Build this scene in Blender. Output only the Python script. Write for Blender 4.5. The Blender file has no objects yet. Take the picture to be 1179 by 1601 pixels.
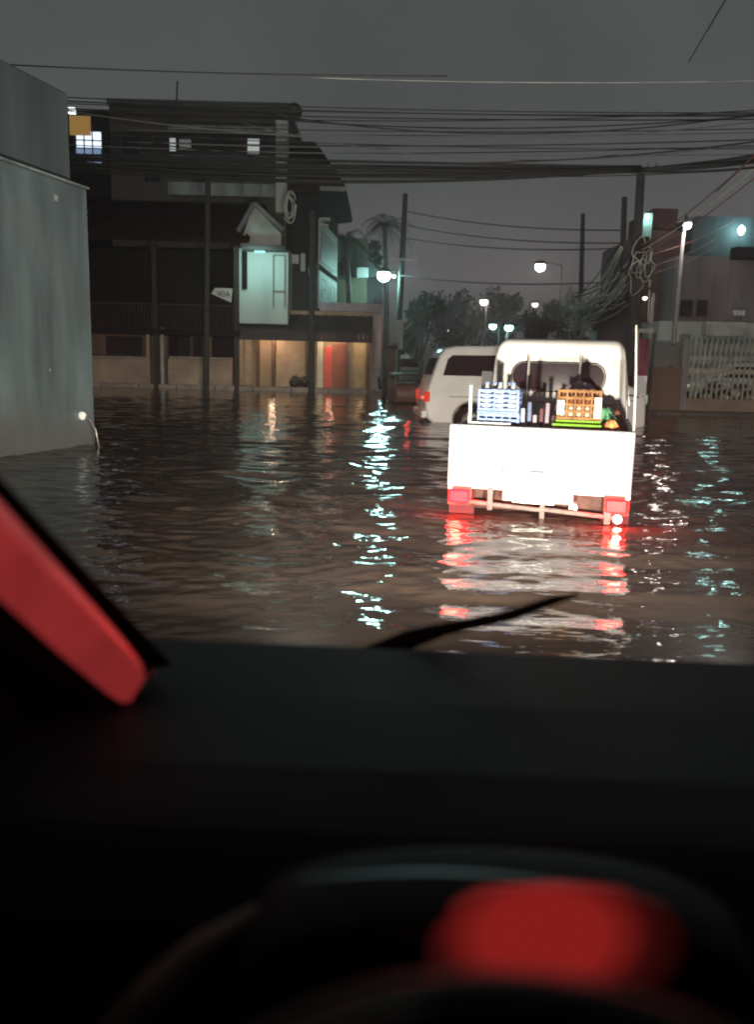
import bpy, math, random
import numpy as np
from mathutils import Vector, Matrix
random.seed(7); rng = np.random.default_rng(7)
C = bpy.context.scene.collection
SC = bpy.context.scene
PI = math.pi; R = math.radians

# ------------------------------------------------------------------ camera
F = 1300.0; HC = 1.25
PITCH = R(10.26); ROLL = R(1.5)
MR = Matrix.Rotation(PI / 2 - PITCH, 3, 'X') @ Matrix.Rotation(ROLL, 3, 'Z')
cam = bpy.data.cameras.new('camera'); co = bpy.data.objects.new('camera', cam); C.objects.link(co)
co.matrix_world = Matrix.Translation((0, 0, HC)) @ MR.to_4x4()
cam.sensor_fit = 'VERTICAL'; cam.sensor_height = 36; cam.lens = 36 * F / 1601
cam.clip_start = 0.02; cam.clip_end = 2000
cam.dof.use_dof = True; cam.dof.focus_distance = 8.5; cam.dof.aperture_fstop = cam.lens / 13.0
SC.camera = co

def P(u, v, Y):
    d = MR @ Vector(((u - 589.5) / F, -(v - 800.5) / F, -1))
    return Vector((0, 0, HC)) + d * (Y / d.y)
def G(u, v, z=0.0):
    d = MR @ Vector(((u - 589.5) / F, -(v - 800.5) / F, -1))
    return Vector((0, 0, HC)) + d * ((z - HC) / d.z)

# ------------------------------------------------------------------ render / world
SC.view_settings.view_transform = 'Standard'; SC.view_settings.look = 'None'
SC.view_settings.exposure = 0; SC.view_settings.gamma = 1
SC.cycles.use_denoising = True
SC.cycles.filter_width = 2.0
SC.cycles.max_bounces = 6
SC.cycles.sample_clamp_indirect = 6
w = bpy.data.worlds.new('World'); SC.world = w; w.use_nodes = True
nt = w.node_tree; nt.nodes.clear()
out = nt.nodes.new('ShaderNodeOutputWorld'); bg = nt.nodes.new('ShaderNodeBackground')
tc = nt.nodes.new('ShaderNodeTexCoord'); sp = nt.nodes.new('ShaderNodeSeparateXYZ')
rp = nt.nodes.new('ShaderNodeValToRGB'); nz = nt.nodes.new('ShaderNodeTexNoise')
mx = nt.nodes.new('ShaderNodeMix'); mx.data_type = 'RGBA'; mx.blend_type = 'MULTIPLY'
nt.links.new(tc.outputs['Generated'], sp.inputs[0]); nt.links.new(sp.outputs['Z'], rp.inputs[0])
e = rp.color_ramp.elements
e[0].position = 0.0; e[0].color = (0.090, 0.074, 0.076, 1)
e[1].position = 0.5; e[1].color = (0.055, 0.062, 0.061, 1)
x = e.new(0.10); x.color = (0.104, 0.092, 0.096, 1)
x = e.new(0.22); x.color = (0.068, 0.072, 0.072, 1)
nz.inputs['Scale'].default_value = 2.6; nz.inputs['Detail'].default_value = 4
nt.links.new(tc.outputs['Generated'], nz.inputs['Vector'])
mr = nt.nodes.new('ShaderNodeMapRange'); mr.inputs['To Min'].default_value = 0.55; mr.inputs['To Max'].default_value = 1.38
nt.links.new(nz.outputs['Fac'], mr.inputs['Value'])
mx.inputs['Factor'].default_value = 1
nt.links.new(rp.outputs[0], mx.inputs['A']); nt.links.new(mr.outputs[0], mx.inputs['B'])
nt.links.new(mx.outputs['Result'], bg.inputs[0]); bg.inputs[1].default_value = 1.32
nt.links.new(bg.outputs[0], out.inputs[0])

# ------------------------------------------------------------------ materials
_m = {}
def mat(name, col, rough=0.6, metal=0.0, var=0.25, scale=3.0, bump=0.0, bscale=20.0, coat=0.0, streak=False, spec=None):
    if name in _m: return _m[name]
    m = bpy.data.materials.new(name); m.use_nodes = True; n = m.node_tree
    b = n.nodes['Principled BSDF']
    t = n.nodes.new('ShaderNodeTexCoord'); s = n.nodes.new('ShaderNodeTexNoise')
    s.inputs['Scale'].default_value = scale; s.inputs['Detail'].default_value = 6
    if streak:
        mp = n.nodes.new('ShaderNodeMapping'); mp.inputs['Scale'].default_value = (1, 1, 0.18)
        n.links.new(t.outputs['Object'], mp.inputs[0]); n.links.new(mp.outputs[0], s.inputs['Vector'])
    else:
        n.links.new(t.outputs['Object'], s.inputs['Vector'])
    r = n.nodes.new('ShaderNodeValToRGB')
    r.color_ramp.elements[0].position = 0.3; r.color_ramp.elements[1].position = 0.7
    r.color_ramp.elements[0].color = tuple(c * (1 - var) for c in col) + (1,)
    r.color_ramp.elements[1].color = tuple(min(1, c * (1 + var * .6)) for c in col) + (1,)
    n.links.new(s.outputs['Fac'], r.inputs[0]); n.links.new(r.outputs[0], b.inputs['Base Color'])
    b.inputs['Roughness'].default_value = rough; b.inputs['Metallic'].default_value = metal
    b.inputs['Coat Weight'].default_value = coat
    if spec is not None: b.inputs['Specular IOR Level'].default_value = spec
    if bump:
        q = n.nodes.new('ShaderNodeTexNoise'); q.inputs['Scale'].default_value = bscale; q.inputs['Detail'].default_value = 8
        n.links.new(t.outputs['Object'], q.inputs['Vector'])
        k = n.nodes.new('ShaderNodeBump'); k.inputs['Strength'].default_value = bump; k.inputs['Distance'].default_value = 0.02
        n.links.new(q.outputs['Fac'], k.inputs['Height']); n.links.new(k.outputs[0], b.inputs['Normal'])
    _m[name] = m; return m
def emit(name, col, s, fade=None):
    if name in _m: return _m[name]
    m = bpy.data.materials.new(name); m.use_nodes = True; n = m.node_tree
    b = n.nodes['Principled BSDF']
    b.inputs['Base Color'].default_value = tuple(c * .02 for c in col) + (1,); b.inputs['Specular IOR Level'].default_value = .1
    b.inputs['Emission Color'].default_value = tuple(col) + (1,); b.inputs['Emission Strength'].default_value = s
    b.inputs['Roughness'].default_value = 0.4
    _m[name] = m; return m

CONC = mat('concrete_weathered', (.25, .30, .30), .42, var=.55, scale=2.2, bump=.35, bscale=9, streak=True)
CONC_D = mat('concrete_dark', (.085, .108, .115), .5, var=.45, scale=1.2, bump=.3, bscale=9, streak=True)
GREYWALL = mat('grey_render_wall', (.22, .23, .23), .8, var=.3, scale=.6, bump=.2, streak=True)
DARKWALL = mat('dark_wall', (.022, .018, .018), 1.0, spec=0.02, var=.4, scale=.7, bump=.2)
MIDWALL = mat('mid_dark_wall', (.09, .08, .075), .8, var=.4, scale=.7, bump=.2, streak=True)
DARKROOF = mat('dark_red_roof', (.026, .013, .012), 1.0, spec=0.02, var=.4, scale=2)
PALEWALL = mat('pale_green_wall', (.55, .60, .56), .8, var=.25, scale=.8, bump=.15, streak=True)
BEIGE = mat('beige_shop_wall', (.42, .31, .20), .8, var=.3, scale=1.0, bump=.15, streak=True)
TAN = mat('tan_low_wall', (.42, .31, .23), .8, var=.35, scale=1.2, bump=.2)
BROWN = mat('brown_wall', (.20, .13, .09), .8, var=.35, scale=1.2, bump=.2, streak=True)
LILAC = mat('lilac_grey_parapet', (.34, .31, .34), .8, var=.3, scale=1.4, bump=.15, streak=True)
REDP = mat('red_painted_door', (.70, .07, .04), .5, var=.2)
TIMBER = mat('dark_timber', (.04, .026, .02), .7, var=.4, scale=5)
POLE = mat('dark_pole_concrete', (.06, .06, .055), .8, var=.35, scale=4, bump=.3)
FENCEB = None
POLE_P = mat('pale_pole_paint', (.45, .42, .40), .6, var=.25, scale=4)
CABLE = mat('black_cable', (.012, .012, .012), .6)
CABLE_L = mat('grey_cable', (.72, .73, .64), .5)
CABLE_R = mat('red_lit_cable', (.34, .10, .08), .5)  # red light on the service cables, painted as their colour
KERB = mat('kerb_concrete', (.36, .30, .25), .7, var=.4, scale=3, bump=.3)
PAVE = mat('pavement_concrete', (.16, .14, .13), .75, var=.4, scale=2, bump=.3)
WHITEP = mat('white_car_paint', (.82, .79, .74), .28, var=.07, scale=2.5, coat=.5)
WHITET = mat('white_truck_paint', (.56, .54, .51), .5, spec=.25, var=.12, scale=3.0, bump=.06, bscale=4)
GLASSD = mat('dark_tinted_glass', (.020, .012, .014), .08, var=.2)
RUBBER = mat('black_rubber', (.015, .015, .015), .9, spec=.1, bump=.3, bscale=60)
STEEL = mat('worn_steel', (.35, .33, .31), .4, metal=.7, var=.4, scale=8)
BLACKP = mat('black_plastic', (.030, .030, .036), .5, var=.3, bump=.15, bscale=300)
UNDER = mat('muddy_underbody', (.05, .028, .022), .95, spec=.05, var=.5, scale=10, bump=.4)
LEAF = mat('dark_leaves', (.030, .030, .020), .7, var=.6, scale=1.5)
LEAF2 = mat('olive_leaves', (.036, .032, .018), .7, var=.5, scale=1.5)
BARK = mat('bark', (.07, .05, .04), .85, var=.4, bump=.5)
SIGNW = mat('sign_white', (.70, .74, .70), .5, var=.15)
INK = mat('sign_ink', (.05, .08, .07), .6)
CHROME = mat('chrome', (.75, .75, .75), .15, metal=1, var=.05)

def tide(m, z0, z1, dark):
    n = m.node_tree; b = n.nodes['Principled BSDF']; src = b.inputs['Base Color'].links[0].from_socket
    g = n.nodes.new('ShaderNodeNewGeometry'); sx = n.nodes.new('ShaderNodeSeparateXYZ'); n.links.new(g.outputs['Position'], sx.inputs[0])
    t = n.nodes.new('ShaderNodeTexNoise'); t.inputs['Scale'].default_value = 1.3; t.inputs['Detail'].default_value = 7; n.links.new(g.outputs['Position'], t.inputs['Vector'])
    a = n.nodes.new('ShaderNodeMath'); a.operation = 'MULTIPLY_ADD'; a.inputs[1].default_value = -.9; n.links.new(t.outputs['Fac'], a.inputs[0]); n.links.new(sx.outputs['Z'], a.inputs[2])
    r = n.nodes.new('ShaderNodeMapRange'); r.inputs['From Min'].default_value = z0 - .45; r.inputs['From Max'].default_value = z1 - .45; n.links.new(a.outputs[0], r.inputs['Value'])
    x = n.nodes.new('ShaderNodeMix'); x.data_type = 'RGBA'; x.inputs['A'].default_value = dark + (1,); n.links.new(r.outputs[0], x.inputs['Factor']); n.links.new(src, x.inputs['B']); n.links.new(x.outputs['Result'], b.inputs['Base Color'])
CONCW = mat('concrete_stained', (.135, .178, .188), .42, var=.5, scale=2.0, bump=.45, bscale=7, streak=True); tide(CONCW, .05, .8, (.09, .095, .09))
# ------------------------------------------------------------------ mesh helpers
class MB:
    def __init__(s): s.v = []; s.f = []; s.sm = []
    def add(s, vs, fs, smooth=False):
        k = len(s.v); s.v += [tuple(p) for p in vs]
        s.f += [tuple(i + k for i in f) for f in fs]; s.sm += [smooth] * len(fs); return s
    def box(s, x0, x1, y0, y1, z0, z1, M=None):
        p = [Vector((x, y, z)) for z in (z0, z1) for y in (y0, y1) for x in (x0, x1)]
        if M: p = [M @ q for q in p]
        return s.add(p, [(0, 2, 3, 1), (4, 5, 7, 6), (0, 1, 5, 4), (2, 6, 7, 3), (0, 4, 6, 2), (1, 3, 7, 5)])
    def tube(s, pts, r, n=8, cap=True):
        pts = [Vector(p) for p in pts]; N = len(pts)
        rr = r if isinstance(r, (list, tuple)) else [r] * N
        vs = []; prev = None
        for i, p in enumerate(pts):
            t = (pts[min(i + 1, N - 1)] - pts[max(i - 1, 0)]).normalized()
            if prev is None:
                a = t.cross(Vector((0, 0, 1)))
                if a.length < .01: a = t.cross(Vector((1, 0, 0)))
            else: a = prev - t * prev.dot(t)
            a.normalize(); prev = a; b = t.cross(a)
            vs += [p + (a * math.cos(2 * PI * k / n) + b * math.sin(2 * PI * k / n)) * rr[i] for k in range(n)]
        fs = [(i * n + k, i * n + (k + 1) % n, (i + 1) * n + (k + 1) % n, (i + 1) * n + k) for i in range(N - 1) for k in range(n)]
        s.add(vs, fs, True)
        if cap:
            k = len(s.v) - len(vs)
            s.f.append(tuple(k + i for i in range(n))[::-1]); s.sm.append(False)
            s.f.append(tuple(k + (N - 1) * n + i for i in range(n))); s.sm.append(False)
        return s
    def ball(s, c, r, sx=1, sy=1, sz=1, n=14, m=9):
        c = Vector(c); vs = []
        for j in range(m + 1):
            a = PI * j / m
            for k in range(n):
                b = 2 * PI * k / n
                vs.append(c + Vector((math.sin(a) * math.cos(b) * r * sx, math.sin(a) * math.sin(b) * r * sy, math.cos(a) * r * sz)))
        return s.add(vs, [(j * n + k, (j + 1) * n + k, (j + 1) * n + (k + 1) % n, j * n + (k + 1) % n) for j in range(m) for k in range(n)], True)
    def prism(s, poly, d0, d1, axis='y'):
        # polygon in the plane perpendicular to axis, extruded between d0 and d1
        def q(a, b, d): return {'y': (a, d, b), 'x': (d, a, b), 'z': (a, b, d)}[axis]
        n = len(poly)
        vs = [q(a, b, d0) for a, b in poly] + [q(a, b, d1) for a, b in poly]
        fs = [tuple(range(n)), tuple(range(2 * n - 1, n - 1, -1))] + [(i, i + n, (i + 1) % n + n, (i + 1) % n) for i in range(n)]
        return s.add(vs, fs)
    def build(s, name, m, parent=None, M=None, bevel=0.0, weld=False):
        me = bpy.data.meshes.new(name); v = s.v
        if M is not None: v = [M @ Vector(p) for p in v]
        me.from_pydata([tuple(p) for p in v], [], s.f); me.polygons.foreach_set('use_smooth', s.sm)
        import bmesh
        bm = bmesh.new(); bm.from_mesh(me)
        if weld: bmesh.ops.remove_doubles(bm, verts=bm.verts, dist=1e-5)
        bmesh.ops.recalc_face_normals(bm, faces=bm.faces); bm.to_mesh(me); bm.free()
        me.materials.append(m); o = bpy.data.objects.new(name, me); C.objects.link(o)
        if parent: o.parent = parent
        if bevel:
            b = o.modifiers.new('bevel', 'BEVEL'); b.width = bevel; b.segments = 2; b.limit_method = 'ANGLE'; b.angle_limit = R(40)
        return o
def tag(o, label, cat=None, group=None, kind=None):
    if label: o['label'] = label
    if cat: o['category'] = cat
    if group: o['group'] = group
    if kind: o['kind'] = kind
    return o
def thing(name, label, cat, loc=(0, 0, 0), rz=0, group=None):
    o = bpy.data.objects.new(name, None); C.objects.link(o); o.location = loc; o.rotation_euler = (0, 0, rz)
    o.empty_display_size = .1
    return tag(o, label, cat, group)
def copy_tree(o, parent=None, top=True):
    c = o.copy(); C.objects.link(c)
    if parent: c.parent = parent
    for ch in list(o.children): copy_tree(ch, c, False)
    return c
def pbox(u0, u1, v0, v1, Y, depth, mb=None, z0=None, z1=None):
    """axis-aligned box whose near face fills a pixel rectangle at distance Y"""
    um, vm = (u0 + u1) / 2, (v0 + v1) / 2
    a = P(u0, vm, Y); b = P(u1, vm, Y); t = P(um, v0, Y); c = P(um, v1, Y)
    mb = mb or MB()
    return mb.box(a.x, b.x, Y, Y + depth, c.z if z0 is None else z0, t.z if z1 is None else z1)
def lamp(name, loc, col, power, radius, parent=None, kind='POINT'):
    l = bpy.data.lights.new(name, kind); l.color = col; l.energy = power; l.shadow_soft_size = radius
    o = bpy.data.objects.new(name, l); C.objects.link(o); o.location = loc
    if parent: o.parent = parent
    return o

# ------------------------------------------------------------------ water
def water():
    def grow(start, end, f, mn):
        a = [start]
        while a[-1] < end: a.append(a[-1] + max(mn, abs(a[-1]) * f))
        return a
    ys = [-60, -30, -12, -5, -1, .5, 1.4] + grow(1.9, 45, .0037, .009) + [50, 60, 80, 120, 200, 400]
    xs0 = grow(0, 16, .006, .021); xs0 = xs0 + [20, 30, 60, 120, 300]
    xs = [-a for a in xs0[:0:-1]] + xs0
    X, Y = np.meshgrid(np.array(xs), np.array(ys)); Z = np.zeros_like(X)
    D = np.maximum(Y, 2)
    # slow patches where the water is calmer or choppier
    def patch(s, seed, ax=1.0):
        g = np.random.default_rng(seed); q = np.zeros_like(X)
        for _ in range(7):
            a = g.uniform(0, 2 * PI); k = g.uniform(.5, 1.6) / s
            q += np.sin(k * (X * math.cos(a) * ax + Y * math.sin(a)) + g.uniform(0, 6.28))
        return 1 / (1 + np.exp(-1.4 * q))
    rough_patch = .30 + .95 * patch(1.6, 3)
    far = np.clip((Y - 7) / 6, 0, 1)
    def waves(n, l0, l1, spread, rms, gain, off):
        nonlocal Z
        for i in range(n):
            lam = l0 * (l1 / l0) ** rng.uniform(0, 1); th = PI / 2 + rng.normal(0, spread); k = 2 * PI / lam
            res = np.clip((lam / (D * .0037 + .009) - 3.0) / 3, 0, 1)
            ph = k * (X * math.cos(th) + Y * math.sin(th)) + rng.uniform(0, 6.28) + .6 * np.sin(X * 1.3 + Y * .5 + i + off) + .6 * np.sin(Y * 1.7 - X * .4 + 2 * i)
            Z += rms * 1.414 / math.sqrt(n) / k * res * gain * np.sin(ph)
    calm = .30 + 1.0 * patch(1.1, 3); calm2 = .45 + .9 * patch(2.3, 11)
    waves(34, .30, 1.05, .22, .058, calm2 * (1 - .25 * far), 0)
    waves(70, .075, .30, .55, .105, calm * (.8 + .5 * far), 50)
    waves(26, .12, .7, 1.6, .050, .4 + .9 * far, 90)
    # bow and stern wake of the pickup and the van
    for (cx, cy, kk, aa) in ((1.5, 7.2, 5.5, .012), (2.6, 19.0, 4.0, .020), (1.3, 6.4, 13, .003), (.2, 9.5, 7, .008)):
        r = np.hypot((X - cx), (Y - cy)); Z += aa * np.sin(kk * r) * np.exp(-((r - 2.2) / 2.2) ** 2)
    Z *= np.clip((46 - np.abs(Y)) / 6, 0, 1) * np.clip((17 - np.abs(X)) / 3, 0, 1)
    ny, nx = X.shape
    me = bpy.data.meshes.new('flood_water')
    me.vertices.add(nx * ny); me.vertices.foreach_set('co', np.stack([X, Y, Z], -1).astype(np.float32).ravel())
    i = np.arange(ny - 1)[:, None] * nx + np.arange(nx - 1)[None]
    q = np.stack([i, i + 1, i + nx + 1, i + nx], -1).reshape(-1, 4)
    me.loops.add(q.size); me.loops.foreach_set('vertex_index', q.ravel().astype(np.int32))
    me.polygons.add(len(q)); me.polygons.foreach_set('loop_start', (np.arange(len(q)) * 4).astype(np.int32))
    me.update(calc_edges=True); me.polygons.foreach_set('use_smooth', np.ones(len(q), bool))
    o = bpy.data.objects.new('flood_water', me); C.objects.link(o)
    m = bpy.data.materials.new('muddy_flood_water'); m.use_nodes = True; n = m.node_tree; b = n.nodes['Principled BSDF']
    t = n.nodes.new('ShaderNodeTexCoord')
    def noise(sx, sy, sc, det):
        mp = n.nodes.new('ShaderNodeMapping'); mp.inputs['Scale'].default_value = (sx, sy, 1)
        z = n.nodes.new('ShaderNodeTexNoise'); z.inputs['Scale'].default_value = sc; z.inputs['Detail'].default_value = det
        n.links.new(t.outputs['Object'], mp.inputs[0]); n.links.new(mp.outputs[0], z.inputs['Vector']); return z
    a = noise(.5, 1.3, .8, 6)
    r = n.nodes.new('ShaderNodeValToRGB'); r.color_ramp.elements[0].position = .3; r.color_ramp.elements[1].position = .72
    r.color_ramp.elements[0].color = (.014, .0095, .0072, 1); r.color_ramp.elements[1].color = (.046, .032, .024, 1)
    n.links.new(a.outputs['Fac'], r.inputs[0]); n.links.new(r.outputs[0], b.inputs['Base Color'])
    b.inputs['Roughness'].default_value = .04; b.inputs['IOR'].default_value = 1.33
    c = noise(.55, 1.4, 11, 2)
    k = n.nodes.new('ShaderNodeBump'); k.inputs['Strength'].default_value = .45; k.inputs['Distance'].default_value = .014
    n.links.new(c.outputs['Fac'], k.inputs['Height']); n.links.new(k.outputs[0], b.inputs['Normal'])
    me.materials.append(m); tag(o, None, kind='structure'); return o
water()
# ground under the flood, reaching the horizon
tag(MB().box(-600, 600, -80, 900, -1.2, -.45).build('ground', PAVE), None, kind='structure')

# ------------------------------------------------------------------ pavements
g0 = G(330, 607); g1 = G(575, 613)
def pavement_left():
    yk = 33.0
    tag(MB().box(-26, P(600, 600, yk).x, yk + .3, yk + 2.2, -.44, .10).build('pavement', PAVE, bevel=.02), None, kind='structure')
    k = MB()
    x = -26.0; xe = P(577, 605, yk).x
    while x < xe - .2:
        k.box(x, min(x + 1.47, xe), yk, yk + .29, -.44, .16 + random.uniform(-.01, .012)); x += 1.5
    tag(k.build('kerb', KERB, bevel=.02), None, kind='structure')
    tag(MB().box(7.6, 40, 22.9, 26, -.44, .09).build('pavement', PAVE, bevel=.02), None, kind='structure')
pavement_left()

# ------------------------------------------------------------------ left concrete wall with block behind
def left_wall():
    t = thing('concrete_wall', 'tall grey concrete wall standing in the flood at the left edge', 'wall', (-4.03, 11.8, 0))
    a = math.atan2(-.47, -1.8)  # direction back towards the camera
    M = Matrix.Rotation(math.atan2(-1.8, -.47), 4, 'Z')   # local +x runs back towards the camera
    b = MB(); b.box(0, 9.5, 0, -7.0, -.44, 3.44)
    b.build('wall', CONCW, t, M, bevel=.03)
    c = MB(); c.box(-.004, 9.5, -.004, .04, 3.43, 3.46); pass
    c.build('coping', CONC, t, M, bevel=.01)
    pm = mat('repair_patch', (.29, .33, .32), .6, var=.4, scale=9, bump=.3)
    for px_, pz, w_, h_ in ((.66, 3.16, .07, .07), (.95, 1.02, .03, .03)):
        MB().box(px_, px_ + w_, .001, .005, pz, pz + h_).build('patch', pm, t, M, bevel=.001)
    d = MB(); d.box(.12, 9.5, -.16, -6.6, 3.483, 4.62); d.build('upper_wall', CONC_D, t, M, bevel=.03)
left_wall()
def wall_pipe():
    p = [P(128, 650, 11.45), P(140, 656, 11.42), P(149, 672, 11.4), P(155, 694, 11.38)]; p[-1].z = -.05
    t = thing('bent_pipe', 'thin bent pipe with a round white cap at the foot of the concrete wall', 'pipe', p[-1])
    L = Matrix.Translation(-p[-1])
    MB().tube(p, .012).build('pipe', STEEL, t, L)
    MB().ball(p[0], .06, sy=.5).build('cap', mat('cap_white', (.75, .75, .72), .3), t, L)
wall_pipe()

# ------------------------------------------------------------------ left block of buildings
WIN_LIT = emit('lit_window_white', (.75, .85, 1.0), 1.6)
WIN_DIM = emit('dim_window_grey', (.75, .8, .78), .55)
AMBER = emit('painted_amber_light', (.75, .42, .12), .38)
def tall_building():
    Y = 38
    t = thing('apartment_building', 'tall flat roofed grey apartment block rising behind the dark gabled house', 'building', P(285, 560, Y).xy.to_3d())
    def pb(*a, **k): return pbox(*a, Y, *k.pop('d', (9,)), **k)
    L = Matrix.Translation(-t.location)
    pbox(172, 448, 166, 320, Y, 9, z0=-.4).build('wall', MIDWALL, t, L)
    pbox(60, 171, 172, 320, Y + 1.5, 7, z0=-.4).build('side_wing', DARKWALL, t, L)
    pbox(166, 452, 157, 165.6, Y - .4, 9.6).build('roof_slab', CONC_D, t, L)
    for v0, v1 in ((196, 204), (243, 250), (286, 306)):
        pbox(262, 430, v0, v1, Y - .55, .54).build('balcony_band', CONC, t, L)
    # the railing of each balcony
    pbox(431, 449, 186, 332, Y - .5, .49).build('corner_column', PALEWALL, t, L)
    for i, (u0, u1, v0, v1, m) in enumerate(((387, 405, 217, 240, WIN_DIM), (265, 274, 216, 236, WIN_DIM), (280, 298, 218, 233, emit('faint_window', (.7, .75, .7), .16)), (330, 352, 213, 240, GLASSD), (190, 215, 213, 240, GLASSD), (225, 250, 262, 284, GLASSD), (300, 322, 262, 284, GLASSD), (350, 372, 262, 284, GLASSD))):
        wf = pbox(u0 - 1.5, u1 + 1.5, v0 - 1.5, v1 + 1.5, Y - .06, .05).build('window', CONC_D, t, L)
        pbox(u0, u1, v0, v1, Y - .09, .028).build('pane', m, wf, L)
    # lit stairwell window on the left wing
    wf = pbox(117, 159, 204, 258, Y + 1.38, .1).build('window', CONC_D, t, L)
    q = MB(); pbox(119, 157, 232, 256, Y + 1.33, .05, q); q.build('pane', emit('lit_window_blue', (.35, .5, .8), .55), wf, L)
    pbox(119, 157, 206, 231.5, Y + 1.33, .05).build('pane', WIN_LIT, wf, L)
    q = MB()
    for u in (131, 144): pbox(u - .8, u + .8, 206, 256, Y + 1.28, .04, q)
    for v in (231.5, 244): pbox(119, 157, v - .8, v + .8, Y + 1.28, .04, q)
    q.build('mullion', DARKWALL, wf, L)
    pbox(108, 140, 181, 211, Y + 1.2, .1).build('lit_awning', AMBER, t, L)  # amber light on the awning, painted as its own emission
    pbox(106, 116, 168, 177, Y + 1.0, .15).build('wall_lamp', emit('small_lamp', (.9, .95, 1), 3), t, L)
    a = P(276, 157, Y + 2); a2 = P(277, 127, Y + 2)
    MB().tube([a, a2], .04, 5).build('antenna', POLE, t, L)
tall_building()
def roof_dish():
    c = P(460, 176, 37.2); t = thing('satellite_dish', 'round dark satellite dish at the roof corner of the grey apartment block', 'satellite dish', c)
    L = Matrix.Translation(-c)
    m = MB(); N = 20
    for s_ in (0, 1):
        pass
    rings = [(0, .10), (.14, .08), (.27, .03), (.35, -.05)]
    vs = [c + Vector((r * math.cos(2 * PI * k / N), z - .12, r * math.sin(2 * PI * k / N))) for r, z in rings for k in range(N)]
    vs2 = [p + Vector((0, .03, 0)) for p in vs]
    fs = [(i * N + k, i * N + (k + 1) % N, (i + 1) * N + (k + 1) % N, (i + 1) * N + k) for i in range(3) for k in range(N)]
    m.add(vs, fs, True); m.add(vs2, fs, True)
    m.build('dish', mat('dish_grey', (.03, .035, .035), .5), t, L)
    MB().tube([c + Vector((-.1, .0, -.1)), P(440, 186, 38.0)], .03, 6).build('bracket', CONC, t, L)
roof_dish()

def gabled_house():
    Y = 32.6
    t = thing('gabled_house', 'dark two storey house with a pale gable end behind a walled front yard', 'house', (P(250, 600, Y + 2).x, Y + 2, 0))
    L = Matrix.Translation(-t.location)
    # upper storey and roof
    x0 = P(60, 430, Y).x; x1 = P(366, 430, Y).x
    zf = P(200, 512, Y).z; zt = P(250, 378, Y).z; zr = P(250, 316, Y + 3).z
    MB().box(x0, x1, Y + 2.4, Y + 8, -.4, zt).build('wall', DARKWALL, t, L)
    MB().box(x0, x1 + .1, Y + .3, Y + 2.39, zf - .22, zf).build('balcony_floor', DARKWALL, t, L)
    q = MB(); q.box(x0, x1, Y + .3, Y + .36, zf + .9, zf + .96)
    for i in range(60): xx = x0 + (x1 - x0) * i / 59; q.box(xx - .015, xx + .015, Y + .31, Y + .35, zf, zf + .9)
    q.build('balcony_rail', TIMBER, t, L)
    for u in (236, 366):
        xx = P(u, 430, Y).x; MB().box(xx - .09, xx + .09, Y + .37, Y + .6, -.3, zt).build('pillar', TIMBER, t, L)
    xr = P(392, 350, Y).x
    ye, yb, ym = Y - .6, Y + 8.4, Y + 4
    rf = MB()
    for (ya, za, yc, zc) in ((ye, zt - .05, ym, zr), (yb, zt - .05, ym, zr)):
        rf.add([(x0 - 1, ya, za), (xr, ya, za), (xr, yc, zc), (x0 - 1, yc, zc), (x0 - 1, ya, za + .16), (xr, ya, za + .16), (xr, yc, zc + .16), (x0 - 1, yc, zc + .16)],
               [(0, 1, 2, 3), (7, 6, 5, 4), (0, 4, 5, 1), (2, 6, 7, 3), (1, 5, 6, 2), (3, 7, 4, 0)])
    n = 40
    for i in range(n):   # tile rolls
        xx = x0 - 1 + (xr - x0 + 1) * (i + .5) / n
        rf.tube([(xx, ye, zt + .13), (xx, ym, zr + .17)], .05, 5)
    rf.build('roof', DARKROOF, t, L)
    # the pale cross gable that faces the junction
    gx0, gx1, gm = P(376, 350, Y).x, P(440, 350, Y).x, P(397, 322, Y)
    zb = P(405, 385, Y).z; za = P(392, 322, Y).z
    MB().prism([(gx0, zb), (gx1, zb), (gx1, P(440, 366, Y).z), (gm.x, za)], Y - .2, Y + .1).build('gable', mat('gable_grey', (.42, .44, .40), .8, scale=1.5, bump=.15), t, L)
    q = MB()
    for (a, b) in (((372, 362), (397, 318)), ((397, 318), (443, 360))):
        A = P(*a, Y - .35); B = P(*b, Y - .35); q.tube([A, B], .10, 6)
    q.build('gable_trim', CONC, t, L)
    pbox(376, 446, 383, 389, Y - .5, 1.0).build('gable_soffit', MIDWALL, t, L)
    # the teal lit side wall with its dark doorway
    pbox(372, 450, 389, 506, Y + .7, 6).build('side_wall', PALEWALL, t, L)
    d = pbox(378, 386, 392, 452, Y + .62, .07).build('shutter', DARKWALL, t, L)
    fr = MB()
    pbox(426, 428, 400, 480, Y + .63, .06, fr); pbox(444, 446, 400, 480, Y + .63, .06, fr); pbox(426, 446, 398, 400, Y + .63, .06, fr); pbox(426, 446, 454, 456, Y + .63, .06, fr)
    fr.build('window_frame', GREYWALL, t, L)
    # light fixture hidden just under the soffit
    c = P(406, 396, Y - .05)
    MB().box(c.x - .2, c.x + .2, c.y - .06, c.y + .06, c.z + .02, c.z + .09).build('ceiling_lamp', emit('teal_tube', (.45, 1, .95), 1.2), t, L)
    al = lamp('ceiling_lamp_light', c + Vector((0, -.75, -.25)) - t.location, (.50, .98, .93), 27, .2, t, 'AREA'); al.data.shape = 'RECTANGLE'; al.data.size = 1.0; al.data.size_y = .4; al.rotation_euler = (R(74), 0, 0)
    # ground storey
    pbox(100, 330, 512, 590, Y + 2.2, .18, z0=-.3).build('ground_wall', BROWN, t, L)
    for (u0, u1, v0, v1) in ((165, 222, 525, 556), (262, 298, 522, 560), (300, 316, 525, 560)):
        wf = pbox(u0, u1, v0, v1, Y + 2.1, .09).build('window', TIMBER, t, L)
        pbox(u0 + 2, u1 - 2, v0 + 2, v1 - 2, Y + 2.06, .035).build('pane', GLASSD, wf, L)
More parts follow.
